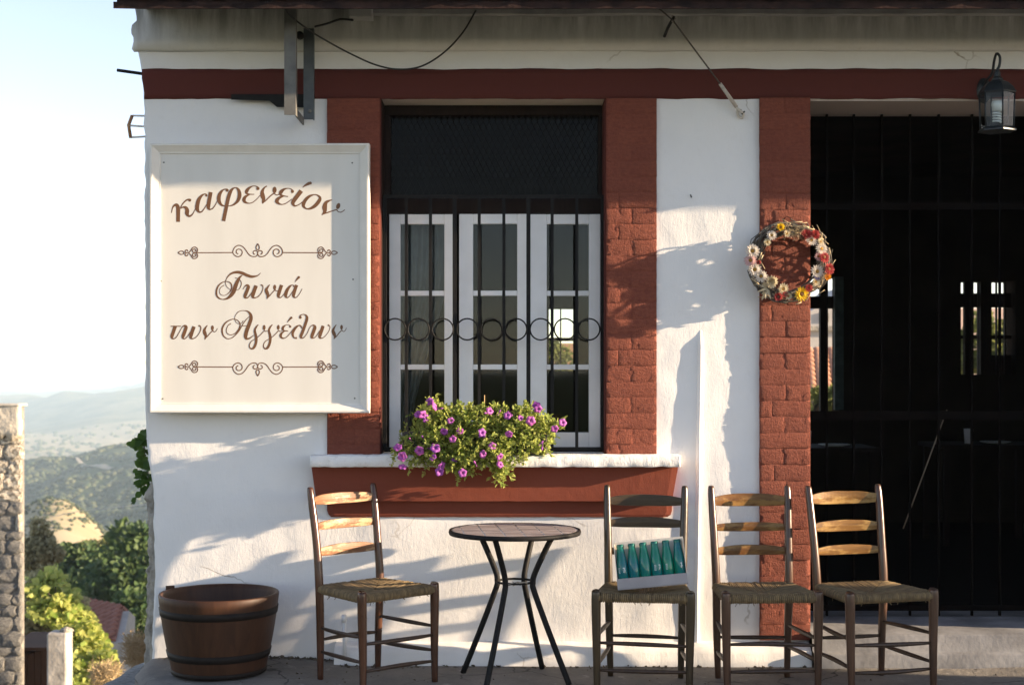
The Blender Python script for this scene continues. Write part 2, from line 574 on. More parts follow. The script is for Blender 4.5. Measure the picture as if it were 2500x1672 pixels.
def street():
    mb = MB()
    mb.grid(lambda i, j: (-9 + 69 * i / 40, -3.2 - 8.5 * j / 12, -0.155 + 0.01 * fb(i * 0.7, j * 0.7, 3)), 40, 12)
    return struct(mb.build('road', simple('worn_asphalt', (0.055, 0.054, 0.052), (0.085, 0.083, 0.08), 0.9, 4, 0.6, 60, 0.01, spec=0.2)))
street()

# ------------------------------------------------------------------ the cafe
cafe = thing('cafe_building', 'whitewashed corner cafe with oxblood red trim, barred window and dark doorway', 'building', (3.6, 2.5, 0))
WX0, WX1, WZ0, WZ1 = X(925), X(1482), 0.985, Z(236)
DX0, DX1, DZ1 = X(1975), 2.78, Z(243)
LEFT = [(0, 330), (128, 338), (170, 345), (240, 352), (340, 355), (1000, 356), (1080, 360), (1145, 366), (1190, 375), (1300, 377), (1420, 379), (1520, 374), (1700, 372), (2400, 372)]
def xl(z):
    py = CY + (EYE - z) * F / DW
    for (a, pa), (b, pb) in zip(LEFT, LEFT[1:]):
        if py <= b:
            s = (py - a) / (b - a)
            return X(pa + (pb - pa) * s) + 0.007 * fb(z * 16, 3.3, 0, 4)
    return X(372)
def disp(x, z):
    d = -0.008 + 0.006 * fb(x * 2.2, z * 2.2, 0, 3) + 0.0022 * fb(x * 11, z * 7, 4, 3)
    e = x - xl(z)
    if e < 0.05: d += 0.35 * (0.05 - e) ** 1.6
    return min(d, 0.02)
def frange(a, b, s):
    n = max(1, int(round((b - a) / s)))
    return [a + (b - a) * i / n for i in range(n + 1)]

def facade():
    xs = frange(-1.68, WX0, 0.03) + frange(WX0, WX1, 0.06)[1:] + frange(WX1, DX0, 0.025)[1:] + frange(DX0, DX1, 0.08)[1:] + frange(DX1, 9.0, 0.6)[1:]
    xs = [None, None, None] + xs
    zs = frange(-1.2, 0, 0.1) + frange(0, WZ0, 0.03)[1:] + frange(WZ0, DZ1, 0.03)[1:] + [WZ1] + frange(WZ1, 2.99, 0.03)[1:]
    def pos(i, j):
        z = zs[j]
        if i < 3: x = xl(z) + (0.0, 0.012, 0.03)[i]
        else: x = xs[i]
        return (x, disp(x, z), z)
    def skip(i, j):
        if i < 3: return False
        xm = (xs[i] + xs[i + 1]) / 2 if xs[i + 1] is not None and xs[i] is not None else -1.7
        zm = (zs[j] + zs[j + 1]) / 2
        return (WX0 < xm < WX1 and WZ0 < zm < WZ1) or (DX0 < xm < DX1 and zm < DZ1)
    mb = MB()
    mb.grid(pos, len(xs) - 1, len(zs) - 1, skip=skip)
    mb.build('wall', M['white'], cafe, solid=0.025, recalc=True)
    mb = MB()       # masonry core behind the plaster
    for a in ((-1.72, WX0, 0.02, 0.4, -1.2, 3.15), (WX1, DX0, 0.02, 0.4, -0.3, 3.15), (DX1, 9.0, 0.02, 0.4, -0.3, 3.15),
              (WX0, WX1, 0.02, 0.4, -0.3, WZ0 - 0.03), (WX0, WX1, 0.02, 0.4, WZ1, 3.15), (DX0, DX1, 0.02, 0.4, DZ1, 3.15)):
        mb.box(*a)
    mb.build('wall', M['white'], cafe)
facade()

def red_band():
    mb = MB()
    z0, z1 = Z(243), Z(170)
    xs = [None] + frange(-1.775, 3.0, 0.03) + frange(3.0, 9.0, 0.5)[1:]
    def pos(i, j):
        zb = z0 + (z1 - z0) * j / 5
        x = xl(zb) + 0.002 if i == 0 else xs[i]
        if j == 0: zb += 0.004 * fb(x * 6, 0, 1, 3)
        if j == 5: zb += 0.005 * fb(x * 5, 7, 1, 3)
        return (x, disp(x, zb) - 0.0035, zb)
    mb.grid(pos, len(xs) - 1, 5)
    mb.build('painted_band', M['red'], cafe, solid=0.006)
red_band()

# ragged corner stones where the plaster has broken away
def broken_edge():
    mb = MB()
    nz = 150
    def fn(i, j):
        z = -0.5 + 1.48 * j / nz
        s = sstep(0.98, 0.78, z)
        a = i / 7
        x = xl(z) + 0.012 - s * 0.060 * a - 0.004
        rough = s * (0.010 * fb(z * 13, a * 2, 1, 4) + 0.013 * noise.noise(Vector((z * 9, a * 1.5, 4))) + 0.006 * fb(z * 40, a * 5, 2, 3))
        y = 0.004 + 0.05 * a ** 1.6 + 0.012 * fb(z * 18, a * 4, 6, 3) * s
        return (x + rough * (0.3 + a), y, z)
    mb.grid(fn, 7, nz)
    mb.build('broken_masonry', M['stone'], cafe, solid=0.04)
broken_edge()

def cornice():
    mb = MB()
    xs = frange(-1.845, 3.0, 0.03) + frange(3.0, 9.0, 0.6)[1:]
    zs = frange(Z(128), 3.2, 0.02)
    def pos(i, j):
        x, z = xs[i], zs[j]
        y = -0.042 + 0.005 * fb(x * 3, z * 3, 2, 3) + 0.004 * fb(x * 14, z * 5, 5, 3)
        if j == 0: y = -0.004; z += 0.004 * fb(x * 4, 0, 3)
        if j == 1: y += 0.010; z -= 0.012
        if i == 0: x += 0.012 * fb(z * 20, 1, 1) + (0.02 if z > 3.1 else 0)
        return (x, y, z)
    mb.grid(pos, len(xs) - 1, len(zs) - 1)
    mb.build('cornice', M['cornice'], cafe, solid=0.04)
    mb = MB()
    xs2 = frange(X(872), 3.0, 0.05) + [5, 7, 9]
    mb.grid(lambda i, j: (xs2[i], (-0.05, -0.085, -0.085, -0.05)[j] + 0.004 * fb(xs2[i] * 3, j, 2), (Z(47), Z(45), Z(16), Z(14))[j] + 0.005 * fb(xs2[i] * 2.5, 3, 3)), len(xs2) - 1, 3, smooth=False)
    mb.build('cornice_moulding', simple('grey_moulding', (0.40, 0.40, 0.39), (0.28, 0.28, 0.27), 0.9, 8, 0.4, 40, 0.01), cafe, solid=0.03)
    mb = MB().box(X(858), X(915), -0.12, -0.03, Z(58), Z(12))
    mb.build('junction_box', simple('grey_plastic', (0.50, 0.50, 0.48), (0.4, 0.4, 0.39), 0.6), cafe, bevel=0.006)
cornice()

# ---- brick piers: every brick its own piece on shared meshes
BR = []
for k in range(7):
    mb = MB()
    r0 = k * 11.3
    nu, nv = 7, 4
    def fn(i, j, r0=r0):
        u, v = i / nu, j / nv
        edge = min(i, nu - i, j, nv - j)
        y = -0.5 + 0.10 * fb(u * 3 + r0, v * 2.2, 0, 3) + (0.10 + 0.16 * fb(u * 5, v * 5, r0) if edge == 0 else 0)
        if random.random() < 0.02: y += 0.35
        du = 0.012 * fb(v * 4, r0, 3) if i in (0, nu) else 0
        return (u - 0.5 + du, y, v - 0.5 + (0.05 * fb(u * 4, r0, 7) if j in (0, nv) else 0))
    mb.grid(fn, nu, nv)
    # sides back to the wall
    b = len(mb.v)
    ring = [i for i in range(nu + 1)] + [(nu + 1) * j + nu for j in range(1, nv + 1)] + [(nu + 1) * nv + i for i in range(nu - 1, -1, -1)] + [(nu + 1) * j for j in range(nv - 1, 0, -1)]
    for i in ring:
        p = mb.v[i]; mb.v.append(Vector((p.x, 0.9, p.z)))
    n = len(ring)
    for i in range(n):
        j = (i + 1) % n
        mb.f.append((ring[i], ring[j], b + j, b + i)); mb.mi.append(0); mb.sm.append(True)
    me = mb.mesh('brick')
    bm = bmesh.new(); bm.from_mesh(me); bmesh.ops.recalc_face_normals(bm, faces=bm.faces); bm.to_mesh(me); bm.free()
    me.materials.append(M['brick'])
    BR.append(me)

def pier(name, x0, x1, z0, z1, proud, rough, tone):
    mb = MB()
    nz = int((z1 - z0) / 0.02)
    # thick painted mortar bed behind the bricks
    mb.grid(lambda i, j: (x0 + (x1 - x0) * i / 10, -proud - 0.0047 + 0.0022 * fb(x0 * 5 + i * 0.7, j * 0.5, 3), z0 + (z1 - z0) * j / nz), 10, nz)
    pr = mb.build(name, M['brick'], cafe, solid=proud + 0.02)
    ch = 0.0765
    n = int(round((z1 - z0) / ch)); ch = (z1 - z0) / n
    w = x1 - x0
    for c in range(n):
        za = z0 + c * ch
        cuts = [0, 0.5 + rnd(-0.03, 0.03), 1] if c % 2 else ([0, 1] if random.random() < 0.6 else [0, 0.26 + rnd(-0.03, 0.03), 1])
        for a, b in zip(cuts, cuts[1:]):
            j = 0.004
            xa, xb = x0 + a * w + (j / 2 if a > 0 else 0), x0 + b * w - (j / 2 if b < 1 else 0)
            M4 = (Matrix.Translation(((xa + xb) / 2, -proud - rnd(-rough, rough), za + ch / 2 + rnd(-0.002, 0.002)))
                  @ Matrix.Rotation(rnd(-0.010, 0.010), 4, 'Y') @ Matrix.Rotation(rnd(-rough, rough), 4, 'Z')
                  @ Matrix.Diagonal((xb - xa, rnd(0.013, 0.018), ch - 0.004, 1)))
            if random.random() < 0.5: M4 = M4 @ Matrix.Diagonal((-1, 1, 1, 1))
            inst('brick', random.choice(BR), pr, M4)
    return pr
pier('brick_pier', X(800), X(926) + 0.003, 0.985, Z(242), 0.016, 0.0012, 0)
pier('brick_pier', X(1480), X(1602), 0.985, Z(242), 0.016, 0.0012, 0)
pier('brick_pier', X(1853), X(1975), 0.11, Z(242), 0.026, 0.0022, 0)

# ---- sill, apron, plastered conduit, footing, doorstep
def sill():
    y0 = -0.145
    mb = MB()
    xa, xb, za, zb = X(757, y0), X(1662, y0), Z(1140, y0), Z(1112, y0)
    n = 220
    prf = [(0.2, za), (y0 + 0.004, za), (y0, za + 0.004), (y0, zb - 0.005), (y0 + 0.005, zb), (0.21, zb)]
    def fn(i, j):
        x = xa + (xb - xa) * i / n
        y, z = prf[j]
        if 0 < j < 5: y += 0.004 * fb(x * 14, j * 1.3, 2, 5); z += 0.0035 * fb(x * 16, j * 2.1, 5, 5)
        return (x + (0.005 * fb(j, 1, 1) if i in (0, n) else 0), y, z)
    mb.grid(fn, n, 5)
    b = len(mb.v)
    mb.f.append(tuple(j * (n + 1) for j in range(6))); mb.f.append(tuple(j * (n + 1) + n for j in reversed(range(6))))
    mb.mi += [0, 0]; mb.sm += [False, False]
    mb.build('sill', M['sill'], cafe)
    # apron under the sill: deep upper course, shallower rounded course below
    ya = -0.07
    mb = MB()
    mb.grid(lambda i, j: (X(760 + 2 * j, ya) + (X(1656 - 2.5 * j, ya) - X(760 + 2 * j, ya)) * i / 60, ya + 0.0008 * fb(i * 0.4, j * 0.8, 1, 3) + (0.003 if i in (0, 60) else 0), Z(1140, ya) + 0.004 - (Z(1140, ya) - Z(1225, ya)) * j / 6 + (0.003 * fb(i * 0.3, 2, 2) if j == 6 else 0)), 60, 6, smooth=False)
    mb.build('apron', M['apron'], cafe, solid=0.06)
    yb = -0.024
    mb = MB()
    def lo(i, j):
        pa, pb = (798, 1641) if j < 3 else ((802, 1638), (808, 1630))[j - 3]
        x0, x1 = X(pa, yb), X(pb, yb)
        z = (Z(1222, yb), Z(1236, yb), Z(1246, yb), Z(1256, yb), Z(1262, yb))[j]
        return (x0 + (x1 - x0) * i / 60, yb + (0, 0, 0.0, 0.001, 0.006)[j] + 0.0006 * fb(i * 0.4, j, 7, 3) + (0.005 if i in (0, 60) else 0), z + (0.003 * fb(i * 0.35, 5, 5) if j == 4 else 0))
    mb.grid(lo, 60, 4, smooth=False)
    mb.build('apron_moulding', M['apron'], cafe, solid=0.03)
sill()

def conduit():      # pipe plastered over: a thin rib on the white panel
    mb = MB()
    z0, z1 = 0.09, Z(806)
    n = 60
    prs = [(-0.020, 0.004), (-0.0155, -0.010), (-0.009, -0.021), (-0.002, -0.022), (0.003, -0.016), (0.005, 0.004)]
    def fn(i, j):
        z = z0 + (z1 - z0) * i / n
        s = 1 - sstep(0.95, 1.0, i / n) * 0.85
        x = X(1712 - 10 * (1 - i / n)) + 0.002 * fb(z * 4, 0, 0)
        dx, dy = prs[j]
        return (x + dx, dy * s * (1 + 0.14 * fb(z * 5, 2, 2)) - 0.006, z)
    mb.grid(fn, n, 5)
    mb.build('conduit', M['white'], cafe)
conduit()

def footing():
    mb = MB()
    x0, x1 = X(822), DX0 - 0.01
    n = 90
    prf = [(0.0, 0.102), (-0.05, 0.096), (-0.088, 0.084), (-0.105, 0.055), (-0.115, -0.02)]
    def fn(i, j):
        x = x0 + (x1 - x0) * i / n
        y, z = prf[j]
        return (x, y + (0.012 * fb(x * 3.5, j * 0.6, 2, 4) if j else 0), z + 0.008 * fb(x * 4, j * 0.5, 8, 4) * (j < 4))
    mb.grid(fn, n, 4)
    mb.add([fn(0, j) for j in range(5)] + [(x0, 0, -0.02)], [(0, 1, 2, 3, 4, 5)])
    mb.build('footing', M['white'], cafe)
    mb = MB()       # doorstep
    xs = frange(DX0 - 0.005, 3.0, 0.05) + [4, 6, 9]
    prf2 = [(0.55, 0.158), (0.0, 0.156), (-0.09, 0.15), (-0.10, 0.142), (-0.103, 0.075), (-0.135, 0.068), (-0.143, 0.058), (-0.145, -0.02)]
    mb.grid(lambda i, j: (xs[i], prf2[j][0] + 0.006 * fb(xs[i] * 4, j, 1, 3), prf2[j][1] + 0.004 * fb(xs[i] * 4, j, 5, 3)), len(xs) - 1, 7)
    mb.build('doorstep', simple('painted_step', (0.24, 0.24, 0.245), (0.13, 0.13, 0.135), 0.9, 5, 0.35, 40, 0.006), cafe)
footing()

# ---- window: reveals, transom with expanded-metal screen, casements, iron grille
def window():
    mb = MB()
    mb.box(WX0 - 0.002, WX0 + 0.010, -0.006, 0.028, WZ0, WZ1)
    mb.box(WX1 - 0.012, WX1 + 0.002, -0.006, 0.30, WZ0, WZ1)
    mb.build('reveal', M['red'], cafe, bevel=0.004)
    mb = MB().box(WX0 - 0.002, WX0 + 0.012, 0.029, 0.31, WZ0, WZ1)
    mb.build('reveal', M['darkwood'], cafe)  # left reveal's shade put into its colour: a dark lining added
    mb = MB().box(WX0 + 0.012, WX1 - 0.012, 0.0, 0.30, WZ1 - 0.010, WZ1 + 0.004)
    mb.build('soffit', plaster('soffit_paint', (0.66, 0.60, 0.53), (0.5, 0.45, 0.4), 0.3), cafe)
    y = 0.195
    fr = MB()
    xa, xb = WX0 + 0.012, WX1 - 0.012
    zt0, zt1 = Z(523, y), Z(487, y)
    fr.box(xa, xb, y - 0.03, y + 0.06, zt0, zt1)                # transom bar
    fr.box(xa, xb, y - 0.02, y + 0.05, WZ1 - 0.06, WZ1 - 0.011)
    fr.box(xa, xa + 0.028, y - 0.02, y + 0.05, WZ0, WZ1 - 0.061)
    fr.box(xb - 0.02, xb, y - 0.02, y + 0.05, WZ0, WZ1 - 0.061)
    fr.build('window_frame', M['darkwood'], cafe, bevel=0.004)
    MB().box(xa + 0.028, xb - 0.02, y + 0.035, y + 0.039, zt1, WZ1 - 0.06).build('pane', glassmat('dusty_glass', (0.5, 0.52, 0.52), 0.22), cafe)
    # expanded metal screen: a diamond lattice
    sc = MB()
    x0, x1, z0, z1 = xa + 0.03, xb - 0.022, zt1, WZ1 - 0.06
    pw, ph = 0.030, 0.060
    sl = ph / pw
    hh = z1 - z0
    for s in (1, -1):
        k = -int(hh / ph) - 2
        while k * pw < (x1 - x0) + hh / sl + pw:
            xb0 = x0 + k * pw
            p, q = (xb0, z0), (xb0 + hh / sl, z1)
            if s < 0: p, q = (xb0, z1), (xb0 + hh / sl, z0)
            def cut(p, q, xx): t_ = (xx - p[0]) / (q[0] - p[0]); return (xx, p[1] + (q[1] - p[1]) * t_)
            if q[0] > x0 and p[0] < x1:
                if p[0] < x0: p = cut(p, q, x0)
                if q[0] > x1: q = cut(p, q, x1)
                sc.tube([(p[0], y - 0.012 + 0.002 * s, p[1]), (q[0], y - 0.012 + 0.002 * s, q[1])], 0.0016, 4, caps=False, smooth=False)
            k += 1
    o = sc.build('mesh_screen', M['iron'], cafe, recalc=False)
    # casements
    yc = 0.172
    zt, zb = Z(523, yc), Z(1092, yc)
    for (pa, pb, dy, gx) in ((950, 1113, 0.0, 0), (1121, 1291, -0.01, 0), (1295, 1466, 0.0, 0)):
        xa, xb = X(pa, yc), X(pb, yc)
        c = MB()
        st, tr = 0.056, 0.05
        def bar(x0, x1, z0, z1, y0=yc + dy, y1=yc + 0.04 + dy):
            c.box(x0, x1, y0, y1, z0, z1)
        if pa == 1121: st = 0.07
        if pa == 1295: st = 0.082
        bar(xa, xa + st, zb, zt)
        bar(xb - 0.058, xb, zb, zt)
        bar(xa + st, xb - 0.058, zt - tr, zt, yc + dy + 0.002, yc + dy + 0.038)
        bar(xa + st, xb - 0.058, zb, zb + 0.075, yc + dy + 0.002, yc + dy + 0.038)
        m1, m2 = Z(716, yc), Z(896, yc)
        for m in (m1, m2):
            bar(xa + st, xb - 0.058, m - 0.013, m + 0.013, yc + dy + 0.006, yc + dy + 0.034)
        co = c.build('casement', M['whitewood'], cafe, bevel=0.003)
        for (za, zc) in ((m1 + 0.013, zt - tr), (m2 + 0.013, m1 - 0.013), (zb + 0.075, m2 - 0.013)):
            MB().box(xa + st, xb - 0.058, yc + dy + 0.018, yc + dy + 0.021, za, zc).build('pane', M['glass'], co)
    # curtain just inside the first casement
    mb = MB()
    def cur(i, j):
        s = i / 40; v = j / 20
        left = X(962, 0.3); right = X(1098, 0.3) - (X(1098, 0.3) - X(985, 0.3)) * (sstep(0.15, 1.0, v)) * 0.85
        x = left + (right - left) * s
        return (x, 0.31 + 0.02 * math.sin(s * 34 + 2 * v), Z(530, 0.3) + (Z(1085, 0.3) - Z(530, 0.3)) * v)
    mb.grid(cur, 40, 20)
    mb.build('curtain', simple('grey_net_curtain', (0.20, 0.20, 0.20), (0.15, 0.15, 0.155), 0.95), cafe)
    # grille
    yg = 0.075
    g = MB()
    gx0, gx1 = WX0 + 0.013, X(1477, yg)
    gz0, gz1 = Z(1091, yg), Z(489, yg)
    g.box(gx0, gx1, yg - 0.008, yg + 0.008, gz0 - 0.016, gz0)
    g.box(gx1 - 0.020, gx1, yg - 0.0075, yg + 0.0075, gz0, gz1 + 0.01)
    g.box(gx0, gx0 + 0.018, yg - 0.0075, yg + 0.0075, gz0, gz1 + 0.01)
    g.box(gx0, gx1, yg - 0.006, yg + 0.006, gz1 + 0.01, gz1 + 0.026)
    go = g.build('grille', M['iron'], cafe)
    for px in (992, 1051, 1110, 1170, 1230, 1290, 1348, 1408):
        w = 0.010 if px in (1110, 1290) else 0.0075
        MB().box(X(px, yg) - w, X(px, yg) + w, yg - 0.006, yg + 0.006, gz0 + 0.0005, gz1 + 0.0095).build('bar', M['iron'], go)
    ring = MB()
    n = 28
    rr = 0.0525
    ring.tube([(rr * math.cos(2 * math.pi * k / n), 0, rr * math.sin(2 * math.pi * k / n)) for k in range(n)], 0.0042, 6, closed=True)
    rme = ring.mesh('ring'); rme.materials.append(M['iron'])
    for px in (965, 1022, 1081, 1141, 1200, 1260, 1320, 1379, 1438):
        inst('ring', rme, go, Matrix.Translation((X(px, yg), yg - 0.012, Z(804, yg))))
window()

# ---- doorway: soffit, iron gate, interior
def doorway():
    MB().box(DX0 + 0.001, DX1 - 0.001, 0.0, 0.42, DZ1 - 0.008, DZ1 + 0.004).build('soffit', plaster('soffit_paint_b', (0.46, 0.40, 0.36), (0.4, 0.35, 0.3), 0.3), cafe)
    MB().box(DX0 - 0.012, DX0 + 0.004, 0.022, 0.42, 0.16, DZ1).build('reveal', M['darkwood'], cafe)
    yg = 0.36
    g = MB()
    g.box(DX0 + 0.006, DX0 + 0.026, yg - 0.02, yg + 0.02, 0.165, DZ1 - 0.012)
    go = g.build('gate', M['black'], cafe)
    for (za, zb) in ((Z(1024, yg), Z(1003, yg)), (Z(512, yg), Z(494, yg)), (0.19, 0.22)):
        MB().box(DX0 + 0.027, DX1, yg - 0.010, yg + 0.010, za, zb).build('rail', M['black'], go)
    for px in (2018, 2084, 2152, 2221, 2291, 2372, 2440, 2510, 2580):
        MB().box(X(px, yg) - 0.0045, X(px, yg) + 0.0045, yg - 0.014, yg - 0.0125 + 0.02, 0.165, DZ1 - 0.01).build('bar', M['black'], go)
    # interior shell
    YB = 5.0
    s = MB()
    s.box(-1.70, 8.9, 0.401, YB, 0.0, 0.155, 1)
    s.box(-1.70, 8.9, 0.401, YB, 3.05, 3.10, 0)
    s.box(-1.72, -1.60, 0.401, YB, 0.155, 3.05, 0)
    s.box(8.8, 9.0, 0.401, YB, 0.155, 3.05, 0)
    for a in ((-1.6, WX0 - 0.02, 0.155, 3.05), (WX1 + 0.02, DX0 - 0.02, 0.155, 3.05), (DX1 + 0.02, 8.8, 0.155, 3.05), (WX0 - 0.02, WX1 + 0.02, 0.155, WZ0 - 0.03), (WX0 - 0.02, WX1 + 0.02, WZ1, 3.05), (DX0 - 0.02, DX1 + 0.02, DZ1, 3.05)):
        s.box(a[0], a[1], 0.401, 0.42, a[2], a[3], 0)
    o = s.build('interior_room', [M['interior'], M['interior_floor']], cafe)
    # back wall with three openings
    b = MB()
    def bx(px): return X(px, YB)
    def bz(py): return Z(py, YB)
    ops = [(bx(1340), bx(1402), bz(905), bz(752)), (bx(1880), bx(2048), bz(1005), bz(676)), (bx(2346), bx(2480), bz(914), bz(686))]
    xs = sorted({-1.72, 9.0} | {o_[0] for o_ in ops} | {o_[1] for o_ in ops})
    for xa, xb in zip(xs, xs[1:]):
        op = [o_ for o_ in ops if abs(o_[0] - xa) < 1e-6]
        if op:
            b.box(xa, xb, YB, YB + 0.25, -1.2, op[0][2]); b.box(xa, xb, YB, YB + 0.25, op[0][3], 3.12)
        else: b.box(xa, xb, YB, YB + 0.25, -1.2, 3.12)
    b.build('back_wall', M['interior'], cafe)
    MB().box(-1.74, -1.6, 0.03, YB + 0.25, -1.2, 3.12).build('side_wall', M['stone'], cafe)
    MB().box(9.0, 9.15, -0.0, YB + 0.25, -1.2, 3.12).build('side_wall', M['white'], cafe)
    fr = MB()
    blue = simple('weathered_teal_timber', (0.10, 0.16, 0.17), (0.06, 0.10, 0.11), 0.6, 20, 0.3, 60, 0.004)
    o_ = ops[1]
    fr.box(o_[0], o_[1], YB + 0.08, YB + 0.14, bz(752), bz(722))
    fr.box(bx(2008), bx(2021), YB + 0.08, YB + 0.14, o_[2], bz(752)); fr.box(bx(2008), bx(2021), YB + 0.08, YB + 0.14, bz(722), o_[3])
    fr.build('window_frame', M['darkwood'], cafe)
    f2 = MB().box(bx(2036), bx(2058), YB - 0.03, YB + 0.02, bz(1000), bz(676)); f2.build('shutter', blue, cafe, bevel=0.004)
    o_ = ops[2]
    fr = MB()
    for (a, c) in ((2361, 2382), (2400, 2426)):
        fr.box(bx(a), bx(c), YB + 0.05, YB + 0.11, o_[2], o_[3])
    for (a, c) in ((2394, 2396), (2439, 2441), (2459, 2462)):
        fr.box(bx(a), bx(c), YB + 0.06, YB + 0.10, o_[2], o_[3])
    for (a, c) in ((749, 714), (826, 818)):
        fr.box(bx(2346), bx(2480), YB + 0.115, YB + 0.15, bz(a), bz(c))
    fr.box(bx(2400), bx(2480), YB + 0.12, YB + 0.16, bz(914), bz(866))
    fr.build('window_frame', M['darkwood'], cafe)
    o_ = ops[0]
    fr = MB().box(o_[0], o_[1], YB + 0.05, YB + 0.1, bz(832), bz(824)).box(bx(1368), bx(1371), YB + 0.05, YB + 0.1, bz(905), bz(832)).box(bx(1368), bx(1371), YB + 0.05, YB + 0.1, bz(824), bz(752))
    fr.build('window_frame', M['darkwood'], cafe)
doorway()

def inside_tables():
    for (px, d, w, lab) in ((2010, 3.2, 0.34, 'dim cafe table inside by the back window'), (2400, 3.6, 0.40, 'dim cafe table deep inside the doorway')):
        x = X(px, d)
        t_ = thing('cafe_table', lab, 'table', (x, d, 0.156))
        MB().box(x - w, x + w, d - 0.3, d + 0.3, 0.86, 0.89).build('table_top', M['darkwood'], t_, bevel=0.004)
        for sx in (-1, 1):
            for sy in (-1, 1):
                MB().box(x + sx * (w - 0.05) - 0.02, x + sx * (w - 0.05) + 0.02, d + sy * 0.25 - 0.02, d + sy * 0.25 + 0.02, 0.157, 0.859).build('leg', M['darkwood'], t_)
        pl = MB().lathe([(0.0001, 0.004), (0.06, 0.004), (0.11, 0.016), (0.112, 0.018), (0.06, 0.008), (0.0001, 0.008)], 24, Matrix.Translation((x + 0.05, d - 0.12, 0.89))).build('plate', M['whitewood'])
        tag(pl, 'white plate on the ' + lab, 'plate')
        gl = MB().lathe([(0.0001, 0.002), (0.028, 0.002), (0.034, 0.11), (0.0325, 0.11), (0.027, 0.006), (0.0001, 0.006)], 16, Matrix.Translation((x - 0.14, d - 0.1, 0.89))).build('glass', M['whitewood'])
        tag(gl, 'pale tumbler on the ' + lab, 'glass')
inside_tables()

# ---- roof: one row of eaves tiles built singly, rolled tiling above
def roof():
    ye, ze, sl = -0.60, 3.035, 0.25
    mb = MB()
    mb.add([(-1.78, ye, ze), (9.1, ye, ze), (9.1, 2.7, ze + sl * 3.3), (-1.78, 2.7, ze + sl * 3.3),
            (-1.78, ye, ze + 0.03), (9.1, ye, ze + 0.03), (9.1, 2.7, ze + sl * 3.3 + 0.03), (-1.78, 2.7, ze + sl * 3.3 + 0.03),
            (-1.78, 5.7, ze - 0.05), (9.1, 5.7, ze - 0.05), (9.1, 5.7, ze), (-1.78, 5.7, ze)],
           [(0, 1, 2, 3), (4, 5, 6, 7), (0, 1, 5, 4), (0, 3, 7, 4), (1, 2, 6, 5), (3, 2, 9, 8), (7, 6, 10, 11), (8, 9, 10, 11), (3, 8, 11, 7), (2, 9, 10, 6)])
    ro = mb.build('roof', M['darkroof'], cafe)
    MB().box(-1.77, 9.05, ye + 0.02, ye + 0.05, ze + 0.031, ze + 0.20).build('eaves_board', M['darkroof'], cafe)
    pitch = 0.155
    def tile(up):
        t = MB()
        n = 7
        pr = [(-0.42, 0.074), (0.0, 0.082)] if up else [(-0.42, 0.080), (0.0, 0.072)]
        vs = []
        for (yy, r) in ((0.0, pr[1][1]), (0.42, pr[0][1])):
            for th in (0, 0.013):
                for k in range(n + 1):
                    a = math.pi * k / n
                    c, s_ = math.cos(a) * (r - th), math.sin(a) * (r - th) * 0.8
                    vs.append((c, yy, s_ if up else -s_))
        N = n + 1
        fs = []
        for k in range(n):
            fs += [(k, k + 1, 2 * N + k + 1, 2 * N + k), (N + k, N + k + 1, 3 * N + k + 1, 3 * N + k), (k, k + 1, N + k + 1, N + k), (2 * N + k, 2 * N + k + 1, 3 * N + k + 1, 3 * N + k)]
        t.add(vs, fs, smooth=True)
        me = t.mesh('tile'); me.materials.append(M['darkroof'])
        return me
    cover, pan = tile(True), tile(False)
    x = -1.70
    rot = Matrix.Rotation(math.atan(sl), 4, 'X')
    while x < 9.0:
        inst('roof_tile', pan, ro, Matrix.Translation((x + pitch / 2, ye - 0.045 + rnd(-0.008, 0.008), ze + 0.095)) @ rot)
        inst('roof_tile', cover, ro, Matrix.Translation((x, ye - 0.03 + rnd(-0.012, 0.012), ze + 0.088 + rnd(-0.004, 0.004))) @ rot)
        x += pitch
    mb = MB()
    nu = int(10.8 / pitch * 6)
    mb.grid(lambda i, j: (-1.74 + 10.8 * i / nu, ye + 0.36 + j * 2.95 / 12, ze + 0.10 + sl * (0.36 + j * 2.95 / 12) + 0.045 * math.sin(i / 6 * 2 * math.pi) + 0.0), nu, 12)
    o = mb.build('roof_tiling', M['darkroof'], cafe)
    o['kind'] = 'stuff'
roof()

def litter():
    random.seed(5)
    mb = MB()
    for k in range(420):
        if random.random() < 0.45: x, y = rnd(-1.7, -0.86), -0.012 - abs(random.gauss(0, 0.018))
        elif random.random() < 0.7: x, y = rnd(-0.84, 1.42), -0.122 - abs(random.gauss(0, 0.02))
        else: x, y = rnd(-1.5, 2.4), -rnd(0.15, 0.6)
        s = rnd(0.003, 0.008) if y < -0.16 else rnd(0.004, 0.013)
        z = floor_z(x, y)
        vs = [Vector((x, y, z + s * 0.3)) + rdir2() * s for _ in range(6)]
        mb.add(vs, [(0, 1, 2), (1, 2, 3), (2, 3, 4), (3, 4, 5), (4, 5, 0), (0, 2, 4)])
    o = mb.build('litter', simple('dry_litter', (0.07, 0.055, 0.04), (0.14, 0.11, 0.075), 0.95, 60), recalc=False)
    o['kind'] = 'stuff'
    tag(o, 'dry leaf litter and grit along the foot of the cafe wall', 'litter')
def rdir2():
    return Vector((random.gauss(0, 1), random.gauss(0, 1), random.gauss(0, 0.5))).normalized()
litter()
# small things fixed to the cafe's wall
MB().tube([P(841, 1606, -0.12), P(841, 1560, -0.12), P(840, 1515, -0.115)], 0.009, 8).tube([P(840, 1518, -0.115), P(840, 1500, -0.115)], 0.0125, 8).build('pipe_stub', M['whitewood'], cafe)
MB().tube([P(286, 172, 0.06), P(350, 181, 0.06)], 0.008, 8).build('iron_rod', M['iron'], cafe)
nl = MB().tube([P(1686, 476, -0.012), P(1688, 482, -0.03)], 0.003, 6).build('nail', M['iron'], cafe)
